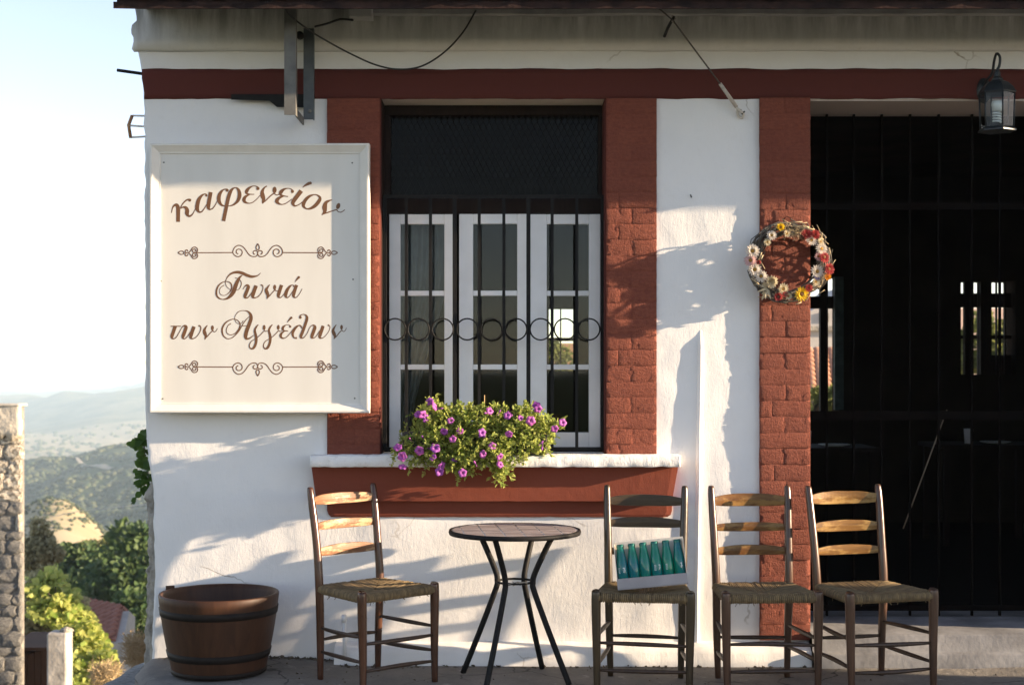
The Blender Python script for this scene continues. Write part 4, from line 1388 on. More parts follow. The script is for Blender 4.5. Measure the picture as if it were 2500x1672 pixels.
# ------------------------------------------------------------------ tray of green bottles on the chair
def bottles():
    cx, cy = X(1582, -0.50), -0.47
    zs = SEAT_Z + 0.006
    rot = Matrix.Rotation(R(-6), 4, 'Y') @ Matrix.Rotation(R(-7), 4, 'X')
    base = Matrix.Translation((X(1590, -0.5), -0.575, zs + 0.014)) @ Matrix.Rotation(R(-5), 4, 'Z') @ rot
    tray = thing('bottle_tray', 'grey carton tray with a white back, propped on the chair seat', 'tray', (X(1590, -0.5), -0.575, zs))
    WORLD[tray.name] = Matrix.Translation((X(1590, -0.5), -0.575, zs))
    w, dpt = 0.157, 0.062
    grey = simple('grey_carton', (0.36, 0.33, 0.33), (0.30, 0.28, 0.28), 0.8, 8)
    cream = simple('cream_carton', (0.66, 0.61, 0.52), (0.58, 0.53, 0.46), 0.8, 8)
    def put(mb, name, m, par):
        o = mb.build(name, m)
        for v in o.data.vertices: v.co = base @ v.co
        return adopt(o, par)
    put(MB().box(-w, w, -0.034, -0.030, 0, 0.046), 'front_panel', grey, tray)
    put(MB().box(-w, w, -0.0295, dpt - 0.034, -0.004, -0.0005), 'bottom', grey, tray)
    put(MB().box(-w, w, dpt - 0.0335, dpt - 0.03, 0, 0.208), 'back_panel', cream, tray)
    for s in (-1, 1):
        put(MB().prism([(-0.0015, 0), (0.0015, 0), (0.0015, 0.2), (-0.0015, 0.2)], -0.0295, dpt - 0.034), 'side_panel', cream, tray).data.transform(base @ Matrix.Translation((s * (w - 0.002), 0, 0)) @ base.inverted())
    gm, t, b = nodes('green_bottle_glass')
    b.inputs['Base Color'].default_value = (0.006, 0.16, 0.095, 1)
    b.inputs['Roughness'].default_value = 0.08
    b.inputs['Transmission Weight'].default_value = 0.45
    b.inputs['IOR'].default_value = 1.45
    c = mix(t, ramp(t, tex(t, 9, 3), 0.4, 0.65), (0.008, 0.30, 0.19), (0.006, 0.20, 0.26))
    t.links.new(c, b.inputs['Base Color'])
    cap = simple('teal_cap', (0.02, 0.14, 0.11), None, 0.35, 5, 0, metal=0.4)
    lab = simple('white_print', (0.62, 0.68, 0.66), None, 0.5, 5, 0)
    for k in range(6):
        bx = -w + 0.029 + k * (2 * w - 0.058) / 5
        bo = thing('bottle', 'green glass bottle in the carton tray, number %d from the left' % (k + 1) if False else ('leftmost', 'second', 'third', 'fourth', 'fifth', 'rightmost')[k] + (' green glass bottle in the grey carton tray' if k in (0, 5) else ' green glass bottle from the left in the grey carton tray'), 'bottle', base @ Vector((bx, 0, 0)), 0, 'green bottles in the tray')
        WORLD[bo.name] = Matrix.Translation(base @ Vector((bx, 0, 0)))
        Mx = Matrix.Translation((bx, -0.002, 0))
        prf = [(0.0001, 0.002), (0.022, 0.001), (0.0252, 0.006), (0.0252, 0.104), (0.0246, 0.114), (0.0215, 0.138), (0.0180, 0.160), (0.0155, 0.178), (0.0155, 0.187), (0.0155, 0.190), (0.0001, 0.190)]
        put(MB().lathe(prf, 20, Mx), 'glass_body', gm, bo)
        put(MB().lathe([(0.0168, 0.184), (0.0170, 0.192), (0.014, 0.198), (0.0001, 0.198)], 16, Mx), 'cap', cap, bo)
        # printed mark: a white 7 with a dot, or a block of small print
        mk = MB()
        r_ = 0.0258
        def onb(a, z): return (bx + r_ * math.sin(a), -0.002 - r_ * math.cos(a), z)
        a0 = 0.28 if k in (0, 5) else (0.55 if k == 3 else None)
        if a0 is not None:
            for (u0, v0, u1, v1, th) in ((-0.16, 0.092, 0.12, 0.092, 0.0035), (0.12, 0.092, -0.04, 0.072, 0.0035)):
                n = 5
                vs = []
                for i in range(n + 1):
                    s = i / n
                    a, z = a0 + u0 + (u1 - u0) * s, v0 + (v1 - v0) * s
                    if v0 == v1: vs += [onb(a, z + th / 2), onb(a, z - th / 2)]
                    else: vs += [onb(a - 0.065, z), onb(a + 0.065, z)]
                mk.add(vs, [(2 * i, 2 * i + 1, 2 * i + 3, 2 * i + 2) for i in range(n)])
            n = 8
            mk.add([onb(a0 + 0.22 + 0.05 * math.cos(2 * math.pi * i / n), 0.080 + 0.0018 * math.sin(2 * math.pi * i / n)) for i in range(n)], [tuple(range(n))])
        if k in (3, 4, 0):
            for r3 in range(5):
                z = 0.093 - r3 * 0.0055
                a1 = -0.75 if k == 0 else -0.42
                mk.add([onb(a1 + 0.06 * i, z) for i in range(7)] + [onb(a1 + 0.06 * i, z - 0.002) for i in range(7)], [(i, i + 1, i + 8, i + 7) for i in range(6)])
        if mk.v:
            put(mk, 'print', lab, bo)
bottles()
# ------------------------------------------------------------------ petunias on the sill
def leaf_mesh(mb, p, d, up, L, Wd, fold=0.25, mi=0):
    d = d.normalized()
    s = d.cross(up)
    s = s.normalized() if s.length > 1e-5 else d.orthogonal().normalized()
    n = s.cross(d)
    q = [p, p + d * L * 0.35 + s * Wd * 0.5 + n * fold * Wd, p + d * L * 0.75 + s * Wd * 0.38 + n * fold * Wd, p + d * L, p + d * L * 0.75 - s * Wd * 0.38 + n * fold * Wd, p + d * L * 0.35 - s * Wd * 0.5 + n * fold * Wd]
    m1 = p + d * L * 0.5
    mb.add(q + [m1], [(0, 1, 6), (1, 2, 6), (2, 3, 6), (3, 4, 6), (4, 5, 6), (5, 0, 6)], mi, True)

def rdir(bias=None, k=0.0):
    v = Vector((random.gauss(0, 1), random.gauss(0, 1), random.gauss(0, 1))).normalized()
    if bias is not None: v = (v + Vector(bias) * k).normalized()
    return v

def inside(poly, x, y):
    c = False
    j = len(poly) - 1
    for i in range(len(poly)):
        if (poly[i][1] > y) != (poly[j][1] > y) and x < (poly[j][0] - poly[i][0]) * (y - poly[i][1]) / (poly[j][1] - poly[i][1]) + poly[i][0]: c = not c
        j = i
    return c

def petunias():
    root = thing('petunia_planter', 'trailing purple petunias in a window box on the white sill', 'plant', P(1165, 1112, -0.08))
    xa, xb = X(985, -0.07), X(1335, -0.07)
    zs = Z(1112, -0.145) + 0.004
    MB().box(xa, xb, -0.135, 0.02, zs, zs + 0.11).build('window_box', simple('dark_plastic', (0.03, 0.022, 0.018), None, 0.6), root, bevel=0.006)
    out = [(948, 1100), (975, 1068), (1000, 1040), (1008, 1002), (1042, 976), (1070, 985), (1120, 992), (1160, 992), (1195, 1000), (1250, 992), (1300, 990), (1318, 1012), (1345, 1030), (1384, 1022), (1368, 1052), (1352, 1085), (1342, 1105), (1290, 1118), (1252, 1130), (1240, 1172), (1214, 1178), (1195, 1140), (1165, 1140), (1135, 1170), (1108, 1166), (1085, 1142), (1045, 1148), (1010, 1132), (975, 1120)]
    out = [(1160 + (a - 1160) * 0.95, 1075 + (b - 1075) * 0.93) for a, b in out]
    fol = MB()
    stems = MB()
    n = 0
    core = []
    while n < 1350:
        px, py = rnd(945, 1388), rnd(972, 1180)
        if not inside(out, px, py): continue
        e = 1.0
        for k in range(len(out)):
            a, b = out[k], out[(k + 1) % len(out)]
            dx, dy = b[0] - a[0], b[1] - a[1]
            t = max(0, min(1, ((px - a[0]) * dx + (py - a[1]) * dy) / (dx * dx + dy * dy)))
            e = min(e, math.hypot(px - a[0] - t * dx, py - a[1] - t * dy) / 70)
        y = -0.10 - 0.05 * (py > 1112) - rnd(0.0, 0.05 + 0.15 * e ** 0.6)
        if py < 1095: y += rnd(0, 0.07)
        if inside([(1250, 1070), (1330, 1070), (1330, 1130), (1250, 1130)], px, py) and random.random() < 0.3: continue
        c = P(px, py, y)
        if px < 1050 and random.random() < 0.35: n += 1; continue
        core.append(c)
        # a shoot: a short stem with leaves around it
        d = rdir((0.25, -0.55, 0.35), 0.9)
        L = rnd(0.025, 0.058)
        tip = c + d * L
        stems.tube([c, c + d * L * 0.5 + Vector((0, 0, -0.003)), tip], 0.0013, 4, caps=False)
        m = random.randint(5, 8)
        for k in range(m):
            s = (k + 0.6) / m
            p = c + d * L * s
            ld = rdir(d, 0.7 + 0.5 * s)
            leaf_mesh(fol, p, ld, rdir((0, -0.3, 1), 1.2), rnd(0.015, 0.029), rnd(0.010, 0.017))
        n += 1
    fo = fol.build('foliage', leafmat('petunia_leaf', (0.16, 0.25, 0.045), (0.40, 0.43, 0.12), 0.5), root, recalc=False)
    fo['kind'] = 'stuff'
    stems.build('stems', leafmat('petunia_stem', (0.14, 0.18, 0.05), (0.2, 0.2, 0.07), 0.2), root, recalc=False)['kind'] = 'stuff'
    # trumpet flowers on shared meshes
    pm, t, b = nodes('petunia_petal')
    b.inputs['Roughness'].default_value = 0.6
    co = t.nodes.new('ShaderNodeTexCoord')
    ln = nn(t, 'ShaderNodeVectorMath', operation='LENGTH'); t.links.new(co.outputs['Object'], ln.inputs[0])
    oi = t.nodes.new('ShaderNodeObjectInfo')
    c = mix(t, ramp(t, oi.outputs['Random'], 0, 1), (0.46, 0.11, 0.42), (0.27, 0.06, 0.38))
    c = mix(t, ramp(t, ln.outputs['Value'], 0.011, 0.003), c, (0.10, 0.012, 0.13))
    t.links.new(c, b.inputs['Base Color'])
    tl = t.nodes.new('ShaderNodeBsdfTranslucent'); t.links.new(c, tl.inputs[0])
    ms = t.nodes.new('ShaderNodeMixShader'); ms.inputs[0].default_value = 0.35
    t.links.new(b.outputs[0], ms.inputs[1]); t.links.new(tl.outputs[0], ms.inputs[2]); t.links.new(ms.outputs[0], t.nodes['Material Output'].inputs[0])
    fm = []
    for v in range(4):
        mb = MB()
        nr, na = 5, 20
        droop = (0.0, 0.3, 0.6, -0.25)[v]
        def fn(i, j, droop=droop, v=v):
            a = 2 * math.pi * i / na
            s = j / nr
            r = (0.0022, 0.004, 0.010, 0.018, 0.0245, 0.028)[j]
            if j >= 3: r *= 1 + (0.11 if j == 5 else 0.05) * math.cos(5 * a)
            z = (-0.022, -0.010, -0.002, 0.0, -0.0015, -0.005)[j] + (0.003 * math.sin(a * 5 + v) + 0.0025 * math.sin(a * 3 + 2 * v) - droop * 0.010 * (1 + math.cos(a + v))) * (s ** 2)
            return (r * math.cos(a), r * math.sin(a), z)
        mb.grid(fn, na, nr)
        me = mb.mesh('flower'); me.materials.append(pm)
        fm.append(me)
    pts = [(670,140),(740,182),(540,265),(640,328),(905,350),(1005,455),(830,470),(925,545),(1340,235),(1530,280),(1675,315),(1785,345),(1850,185),(1870,225),(2140,365),(2050,440),(1255,480),(1545,500),(735,645),(560,680),(320,635),(370,740),(375,850),(705,745),(810,850),(1035,920),(1265,715),(1370,630),(1450,745),(1455,825),(945,770),(785,905),(600,290)]
    for (u, v) in pts:
        px, py = 900 + u / 4.51, 950 + v / 4.51
        y = -0.29 + 0.0012 * max(0, 1060 - py) + 0.04 * (px > 1300) + rnd(-0.02, 0.02)
        d = rdir((0.35, -1.0, 0.25), 1.25)
        if (u, v) == (1035, 920): d = Vector((0.1, -1, 0.1)).normalized()
        s = rnd(0.60, 0.84) if (u, v) not in ((1675, 315), (945, 770)) else 0.5
        inst('flower', random.choice(fm), root, Matrix.Translation(P(px, py, y)) @ d.to_track_quat('Z', 'Y').to_matrix().to_4x4() @ Matrix.Rotation(rnd(0, 6), 4, 'Z') @ Matrix.Scale(s, 4))
    bud = MB().lathe([(0.0005, 0.020), (0.0035, 0.017), (0.0040, 0.010), (0.0022, 0.0), (0.0016, -0.014)], 8)
    bme = bud.mesh('bud'); bme.materials.append(pm)
    for k in range(16):
        px, py = rnd(975, 1345), rnd(995, 1150)
        if not inside(out, px, py): continue
        d = rdir((0.2, -0.8, 0.1), 1.1)
        inst('bud', bme, root, Matrix.Translation(P(px, py, -0.28 + rnd(-0.03, 0.03))) @ d.to_track_quat('Z', 'Y').to_matrix().to_4x4() @ Matrix.Scale(rnd(0.8, 1.3), 4))
    for (px, py, dx, n_) in ((1224, 1150, 6, 9), (1120, 1145, -4, 8), (1010, 1118, -14, 7), (1330, 1080, 18, 6), (968, 1098, -12, 5)):
        pts = [P(px + dx * s / 4, py + 9 * s, -0.2 - 0.01 * s) for s in range(5)]
        tl_ = MB().tube(pts, 0.0015, 4, caps=False)
        for k in range(n_ * 3):
            s = rnd(0, 4); a = pts[int(s)]; b_ = pts[min(4, int(s) + 1)]
            leaf_mesh(tl_, a + (b_ - a) * (s % 1), rdir((0.2, -0.6, -0.2), 0.9), rdir((0, -0.4, 1), 1.0), rnd(0.014, 0.026), rnd(0.009, 0.015))
        tl_.build('trailing_shoot', fo.data.materials[0], root, recalc=False)
    MB().tube([P(1182, 1000, -0.1), P(1183, 964, -0.1)], 0.0022, 5).build('stake', simple('cane', (0.45, 0.30, 0.13), None, 0.7), root)
petunias()

# ------------------------------------------------------------------ dried-flower wreath on the door pier
def wreath():
    yw = -0.085
    c = P(1927, 640, yw)
    root = thing('wreath', 'twig wreath of dried strawflowers hanging on the brick door pier', 'wreath', P(1925, 740, -0.03))
    rg, rx = 0.168, 0.170
    tw = MB(); stw = MB()
    for k in range(170):
        a0 = rnd(0, 2 * math.pi); ln = rnd(0.5, 1.5)
        ro, yo = rnd(-0.040, 0.040), rnd(-0.055, 0.065)
        n = 9
        pts = []
        w = rnd(0.5, 3); ph = rnd(0, 6)
        for i in range(n):
            a = a0 + ln * i / (n - 1)
            r = rg + ro * math.cos(w * i / n + ph) + (0.012 * (i / n) if random.random() < 0.1 else 0)
            pts.append((c.x + r * math.cos(a) * rx / rg, yw + yo * math.cos(w * i / n + ph * 0.7), c.z + r * math.sin(a)))
        tw.tube(pts, rnd(0.0018, 0.0042), 5, caps=False)
    for k in range(70):
        a = rnd(0, 2 * math.pi)
        if 2.2 < a < 2.9: continue
        r = rg + rnd(-0.03, 0.035)
        p = Vector((c.x + r * math.cos(a), yw - rnd(0.02, 0.06), c.z + r * math.sin(a)))
        t = Vector((-math.sin(a), rnd(-.4, .1), math.cos(a))) * random.choice((-1, 1))
        d = (t + rdir() * 0.5).normalized()
        top = math.sin(a) > 0.75
        stw.tube([p, p + d * rnd(0.02, 0.055)], rnd(0.0012, 0.0022), 4)
    for k in range(90):     # tangled straw tuft at the top
        p = P(1934, 566, yw - 0.04) + Vector((rnd(-0.035, 0.035), rnd(-0.02, 0.02), rnd(-0.022, 0.022)))
        d = rdir()
        q = rdir() * 0.012
        stw.tube([p, p + d * 0.012 + q, p + d * 0.026], 0.0011, 4, caps=False)
    for (u, v, du, dv) in ((880, 262, 200, -10), (940, 300, 240, 30), (1040, 330, 220, 35), (1080, 290, 100, 60), (1300, 470, 90, 40), (1390, 1040, -30, 140), (1380, 900, -20, 100), (320, 1080, 120, 90), (480, 700, -40, 110), (500, 740, -30, 60)):
        stw.tube([P(1780 + u / 6.03, 500 + v / 6.03, yw - 0.06), P(1780 + (u + du) / 6.03, 500 + (v + dv) / 6.03, yw - 0.06 + rnd(-.02, .02))], 0.0028, 5)
    tw.build('twigs', simple('grey_twig', (0.06, 0.052, 0.045), (0.12, 0.105, 0.085), 0.85, 30, 0.5, 90, 0.004), root, recalc=False)['kind'] = 'stuff'
    stw.build('straw', simple('pale_straw', (0.50, 0.40, 0.24), (0.38, 0.29, 0.17), 0.8, 60), root, recalc=False)['kind'] = 'stuff'
    bl = MB()               # fan of dry papery blades at the lower left
    bp = P(1873, 704, yw - 0.05)
    for k in range(16):
        a = R(rnd(120, 290))
        d = Vector((math.cos(a), rnd(-0.5, 0.1), math.sin(a)))
        leaf_mesh(bl, bp, d, Vector((0, -1, 0.2)), rnd(0.035, 0.065), rnd(0.008, 0.014), 0.3)
    for k in range(9):
        a = R(rnd(20, 120))
        leaf_mesh(bl, bp + Vector((0.01, 0, 0)), Vector((math.cos(a), rnd(-0.6, -0.1), math.sin(a))), Vector((0, -1, 0.2)), rnd(0.025, 0.045), rnd(0.014, 0.022), 0.35)
    bl.build('dry_blades', leafmat('papery_blade', (0.52, 0.44, 0.28), (0.62, 0.56, 0.42), 0.35), root, recalc=False)
    MB().tube([P(1914, 536, -0.04), P(1920, 528, -0.045), P(1930, 533, -0.045), P(1933, 545, -0.05)], 0.0018, 5).build('hanging_wire', M['iron'], root)
    def petal(name, rgb, rgb2):
        return leafmat(name, rgb, rgb2, 0.25)
    PM = {'w': petal('white_strawflower', (0.66, 0.58, 0.50), (0.72, 0.66, 0.60)), 'p': petal('pink_strawflower', (0.62, 0.36, 0.36), (0.70, 0.52, 0.50)),
          'r': petal('red_strawflower', (0.34, 0.03, 0.035), (0.46, 0.10, 0.09)), 'y': petal('yellow_strawflower', (0.72, 0.46, 0.02), (0.80, 0.56, 0.04)),
          'o': petal('orange_strawflower', (0.62, 0.24, 0.02), (0.70, 0.36, 0.04)), 'b': petal('blue_statice', (0.12, 0.10, 0.30), (0.24, 0.22, 0.42)), 'c': petal('cream_strawflower', (0.60, 0.50, 0.32), (0.70, 0.62, 0.46))}
    eye = simple('brown_flower_eye', (0.20, 0.10, 0.03), (0.11, 0.05, 0.02), 0.9, 200, 0.8, 400, 0.003)
    eyey = simple('golden_flower_eye', (0.42, 0.24, 0.04), (0.28, 0.15, 0.03), 0.9, 200, 0.8, 400, 0.003)
    cache = {}
    def fmesh(kind, openness):
        if (kind, openness) in cache: return cache[(kind, openness)]
        mb = MB()
        for ring, (n, l, el, w) in enumerate(((15, 1.0, 0.12, 0.30), (14, 0.86, 0.45, 0.27), (12, 0.66, 0.85, 0.24))):
            for k in range(n):
                a = 2 * math.pi * (k + 0.5 * ring + rnd(-.15, .15)) / n
                e = el + (1 - openness) * 0.7
                d = Vector((math.cos(a) * math.cos(e), math.sin(a) * math.cos(e), math.sin(e)))
                leaf_mesh(mb, Vector((math.cos(a) * 0.18, math.sin(a) * 0.18, 0.02 * ring)), d, Vector((0, 0, 1)), l * 0.82 * rnd(0.92, 1.08), w, 0.28)
        if openness > 0.5:
            mb.lathe([(0.0001, 0.30), (0.14, 0.28), (0.24, 0.20), (0.28, 0.08), (0.28, 0.0)], 12, None, 1)
        me = mb.mesh('flower'); me.materials.append(PM[kind]); me.materials.append(eyey if kind in 'wcp' else eye)
        cache[(kind, openness)] = me
        return me
    FL = [(755,335,'y',62,0.3),(625,455,'w',66,1),(560,552,'c',50,.8),(345,685,'w',92,1),(315,822,'p',82,1),(435,852,'r',36,.3),(375,955,'w',86,1),(470,1055,'w',84,.8),(625,1125,'c',92,.3),(1135,440,'r',76,.3),(1260,445,'r',72,.3),(1205,528,'w',78,.8),(1355,650,'w',80,1),(1310,760,'p',62,.8),(1392,772,'r',78,1),(1292,985,'w',88,1),(1462,945,'r',80,.8),(1440,1062,'o',56,.3),(1292,1062,'b',48,.8),(1272,1135,'c',58,.8),(1062,1310,'y',94,1),(1165,1225,'r',60,.3),(790,1240,'c',74,.8),(722,1352,'r',64,.3),(822,1322,'r',48,.3),(872,1345,'c',46,.8),(850,430,'c',48,.8),(1345,545,'c',46,.8)]
    for (u, v, kind, r, op) in FL:
        p = P(1780 + u / 6.03, 500 + v / 6.03, yw - 0.062)
        ra = Vector((p.x - c.x, 0, p.z - c.z)).normalized()
        d = (Vector((0.15, -1, 0.1)) + ra * 0.25 + rdir() * 0.15).normalized()
        s = r / 6.03 * (DW + yw) / F * 1.28
        inst('flower', fmesh(kind, op), root, Matrix.Translation(p) @ d.to_track_quat('Z', 'Y').to_matrix().to_4x4() @ Matrix.Rotation(rnd(0, 6), 4, 'Z') @ Matrix.Scale(s, 4))
wreath()

# ------------------------------------------------------------------ wall lantern above the door
def lantern():
    yl = -0.20
    c = P(2434, 322, yl)
    root = thing('wall_lantern', 'dark metal wall lantern with a spiral bulb beside the doorway lintel', 'lantern', c)
    k = (DW + yl) / F
    m = simple('dark_blue_metal', (0.030, 0.038, 0.045), (0.016, 0.020, 0.024), 0.42, 25, 0.2, 90, 0.002, metal=0.3)
    M4 = Matrix.Translation(c) @ Matrix.Rotation(R(30), 4, 'Z')
    def zz(py): return (322 - py) * k
    n = 6
    # roof: six-sided dome
    MB().lathe([(40 * k, zz(228)), (44 * k, zz(231)), (46 * k, zz(227)), (38 * k, zz(214)), (27 * k, zz(203)), (15 * k, zz(198)), (14 * k, zz(193)), (9 * k, zz(188)), (8 * k, zz(178)), (5 * k, zz(172)), (0.0001, zz(170))], n, M4, smooth=False).build('hood', m, root, bevel=0.001)
    MB().lathe([(0.0001, 0.002), (40 * k, 0.002), (46 * k, zz(322)), (46 * k, zz(319)), (40 * k, zz(313)), (37 * k, zz(312)), (0.0001, zz(312))], n, M4, smooth=False).build('base', m, root)
    for j in range(n):
        a = 2 * math.pi * j / n
        p = Vector((39.5 * k * math.cos(a), 39.5 * k * math.sin(a), 0)); q = p * 1.05
        MB().tube([M4 @ (p + Vector((0, 0, zz(313)))), M4 @ (q + Vector((0, 0, zz(229))))], 0.0042, 5).build('glazing_bar', m, root)
        b = 2 * math.pi * (j + 1) / n
        p2 = Vector((39.5 * k * math.cos(b), 39.5 * k * math.sin(b), 0)); q2 = p2 * 1.05
        g = MB(); g.add([M4 @ (p + Vector((0, 0, zz(312)))), M4 @ (p2 + Vector((0, 0, zz(312)))), M4 @ (q2 + Vector((0, 0, zz(229)))), M4 @ (q + Vector((0, 0, zz(229))))], [(0, 1, 2, 3)])
        g.build('pane', M['glass'], root)
    bulb = MB()
    bulb.lathe([(0.0001, zz(248)), (12 * k, zz(248)), (13 * k, zz(256)), (11 * k, zz(272)), (0.0001, zz(272))], 14, M4)
    sp = []
    for i in range(60):
        a = i / 60 * 2 * math.pi * 4
        sp.append(M4 @ Vector((9 * k * math.cos(a), 9 * k * math.sin(a), zz(274) + (zz(300) - zz(274)) * i / 60)))
    bulb.tube(sp, 0.0048, 7)
    bulb.build('bulb', simple('white_bulb', (0.72, 0.74, 0.72), None, 0.3, 5, 0), root)
    pts = [P(2400, 215, -0.01), P(2408, 198, -0.05), P(2422, 180, -0.11), P(2427, 150, -0.15), P(2433, 132, -0.18), P(2441, 140, -0.20), P(2440, 160, -0.20), P(2434, 172, -0.20)]
    sp = spline([tuple(p) for p in pts], 6)
    MB().tube(sp, 0.0065, 8).build('arm', m, root)
    MB().lathe([(0.0001, 0.016), (0.035, 0.012), (0.045, 0.0)], 16, Matrix.Translation(P(2402, 222, -0.012)) @ Matrix.Rotation(R(90), 4, 'X') @ Matrix.Diagonal((0.8, 1.4, 1, 1))).build('wall_plate', m, root)
lantern()

# ------------------------------------------------------------------ steel bracket hanging from the eaves
def bracket():
    root = thing('steel_bracket', 'galvanised steel bracket of two posts hanging above the sign', 'bracket', P(750, 300, -0.2))
    yf, yb = -0.36, -0.06
    def post(px0, px1, py0, py1, y, t):
        mb = MB()
        x0, x1, z0, z1 = X(px0, y), X(px1, y), Z(py1, y), Z(py0, y)
        mb.box(x0, x1, y, y + 0.005, z0, z1)
        mb.box(x1 - 0.005, x1, y + 0.0055, y + t, z0, z1)
        return mb
    post(694, 722, -60, 281, yf, 0.045).build('post', M['steel'], root)
    post(741, 766, 70, 292, yb - 0.02, 0.03).build('post', simple('painted_steel', (0.045, 0.055, 0.065), (0.07, 0.08, 0.085), 0.5, 20, 0.1, 80, 0.002), root)
    x = X(721, yf)
    mb = MB()
    mb.add([(x, yf + 0.046, Z(262, yf)), (x, yf + 0.046, Z(281, yf)), (x, yb - 0.021, Z(281, yf) - 0.0), (x, yb - 0.021, Z(262, yf)),
            (x - 0.006, yf + 0.046, Z(262, yf)), (x - 0.006, yf + 0.046, Z(281, yf)), (x - 0.006, yb - 0.021, Z(281, yf)), (x - 0.006, yb - 0.021, Z(262, yf))],
           [(0, 1, 2, 3), (4, 5, 6, 7), (0, 1, 5, 4), (1, 2, 6, 5), (2, 3, 7, 6), (3, 0, 4, 7)])
    mb.build('tie_plate', M['steel'], root)
    mb = MB()
    yy = -0.05
    mb.prism([(X(565, yy), Z(231, yy)), (X(565, yy), Z(244, yy)), (X(658, yy), Z(247, yy)), (X(676, yy), Z(262, yy)), (X(742, yy), Z(263, yy)), (X(742, yy), Z(231, yy))], yy - 0.006, yy)
    mb.box(X(565, yy), X(742, yy), yy + 0.001, yy + 0.04, Z(235, yy), Z(231, yy))
    mb.build('arm', M['iron'], root)
    MB().lathe([(0.0001, 0.006), (0.008, 0.005), (0.010, 0)], 10, Matrix.Translation(P(756, 272, yb - 0.021)) @ Matrix.Rotation(R(90), 4, 'X')).build('bolt', M['steel'], root)
    MB().tube([P(690, 12, yf - 0.005), P(724, 9, yf - 0.008)], 0.0022, 5).tube([P(722, 9, yf - 0.008), P(734, 14, yf - 0.012)], 0.0018, 5).tube([P(722, 10, yf - 0.008), P(731, 18, yf - 0.012)], 0.0018, 5).build('wire_tie', M['rope'], root)
    MB().lathe([(0.0001, 0.03), (0.016, 0.028), (0.02, 0.0)], 12, Matrix.Translation(P(733, 88, -0.12)) @ Matrix.Rotation(R(90), 4, 'X')).build('cable_gland', M['iron'], root)
bracket()

# ------------------------------------------------------------------ cables, rope, aerial, vine at the corner
sp = spline([tuple(P(*a)) for a in ((688, -12, -0.42), (700, 28, -0.40), (745, 68, -0.30), (800, 102, -0.2), (860, 134, -0.14), (920, 160, -0.10), (975, 170, -0.08), (1030, 162, -0.08), (1085, 128, -0.08), (1130, 80, -0.08), (1162, 26, -0.10))], 6)
tag(MB().tube(sp, 0.0042, 6).build('cable', M['cable']), 'thin black cable sagging in a loop below the eaves', 'cable')
sp = spline([tuple(P(*a)) for a in ((768, 66, -0.1), (800, 58, -0.07), (830, 48, -0.07), (862, 50, -0.1))], 5)
tag(MB().tube(sp, 0.005, 6).build('cable', M['cable']), 'short dark cable running into the grey box under the eaves', 'cable')
def stay():
    root = thing('stay_rope', 'grey stay rope with a spliced end anchored to the white panel', 'rope', P(1812, 282, -0.02))
    a, h, e = P(1574, -8, -0.5), P(1642, 50, -0.28), P(1758, 205, -0.10)
    MB().tube([a, h, e], 0.0038, 7).build('rope', simple('dark_rope', (0.10, 0.09, 0.08), (0.05, 0.045, 0.04), 0.9, 120, 0.5, 300, 0.003), root)
    MB().tube([e, P(1798, 262, -0.03)], [0.0085, 0.0095], 8).build('splice', simple('pale_tape', (0.55, 0.50, 0.44), (0.42, 0.38, 0.33), 0.8, 60), root)
    sp = spline([tuple(P(*q)) for q in ((1797, 262, -0.03), (1806, 270, -0.045), (1815, 278, -0.035), (1812, 288, -0.02), (1802, 282, -0.02), (1800, 268, -0.03))], 5)
    MB().tube(sp, 0.006, 7).build('knot', simple('pale_tape_b', (0.6, 0.55, 0.48), None, 0.8), root)
    MB().tube([P(1808, 268, 0.0), P(1812, 279, -0.04), P(1818, 272, -0.045)], 0.004, 6).build('hook', M['iron'], root)
    MB().tube([P(1622, 90, -0.035), P(1630, 70, -0.16), P(1642, 48, -0.28), P(1645, 40, -0.285)], 0.0075, 8).build('peg', M['iron'], root)
    MB().tube([P(1640, 40, -0.29), P(1648, 46, -0.275), P(1646, 58, -0.27), P(1640, 52, -0.29)], 0.004, 6).build('loop', M['rope'], root)
stay()
def aerial():
    root = thing('aerial', 'small orange-brown television aerial sticking out behind the cafe corner', 'aerial', P(345, 330, 1.2))
    m = simple('orange_brown_metal', (0.42, 0.20, 0.09), (0.55, 0.33, 0.18), 0.6, 30)  # two orange-brown tones mixed by noise
    pale = simple('pale_rod', (0.72, 0.66, 0.58), None, 0.5)
    y = 1.2
    MB().tube([P(323, 282, y), P(314, 306, y), P(319, 337, y)], 0.010, 6).build('reflector', m, root)
    for (a, b, c, d) in ((323, 283, 372, 284), (314, 307, 374, 311), (319, 336, 374, 333)):
        MB().tube([P(a, b, y), P(c, d, y)], 0.006, 5).build('rod', pale, root)
    MB().tube([P(372, 280, y), P(372, 700, y)], 0.012, 6).build('mast', m, root)
aerial()
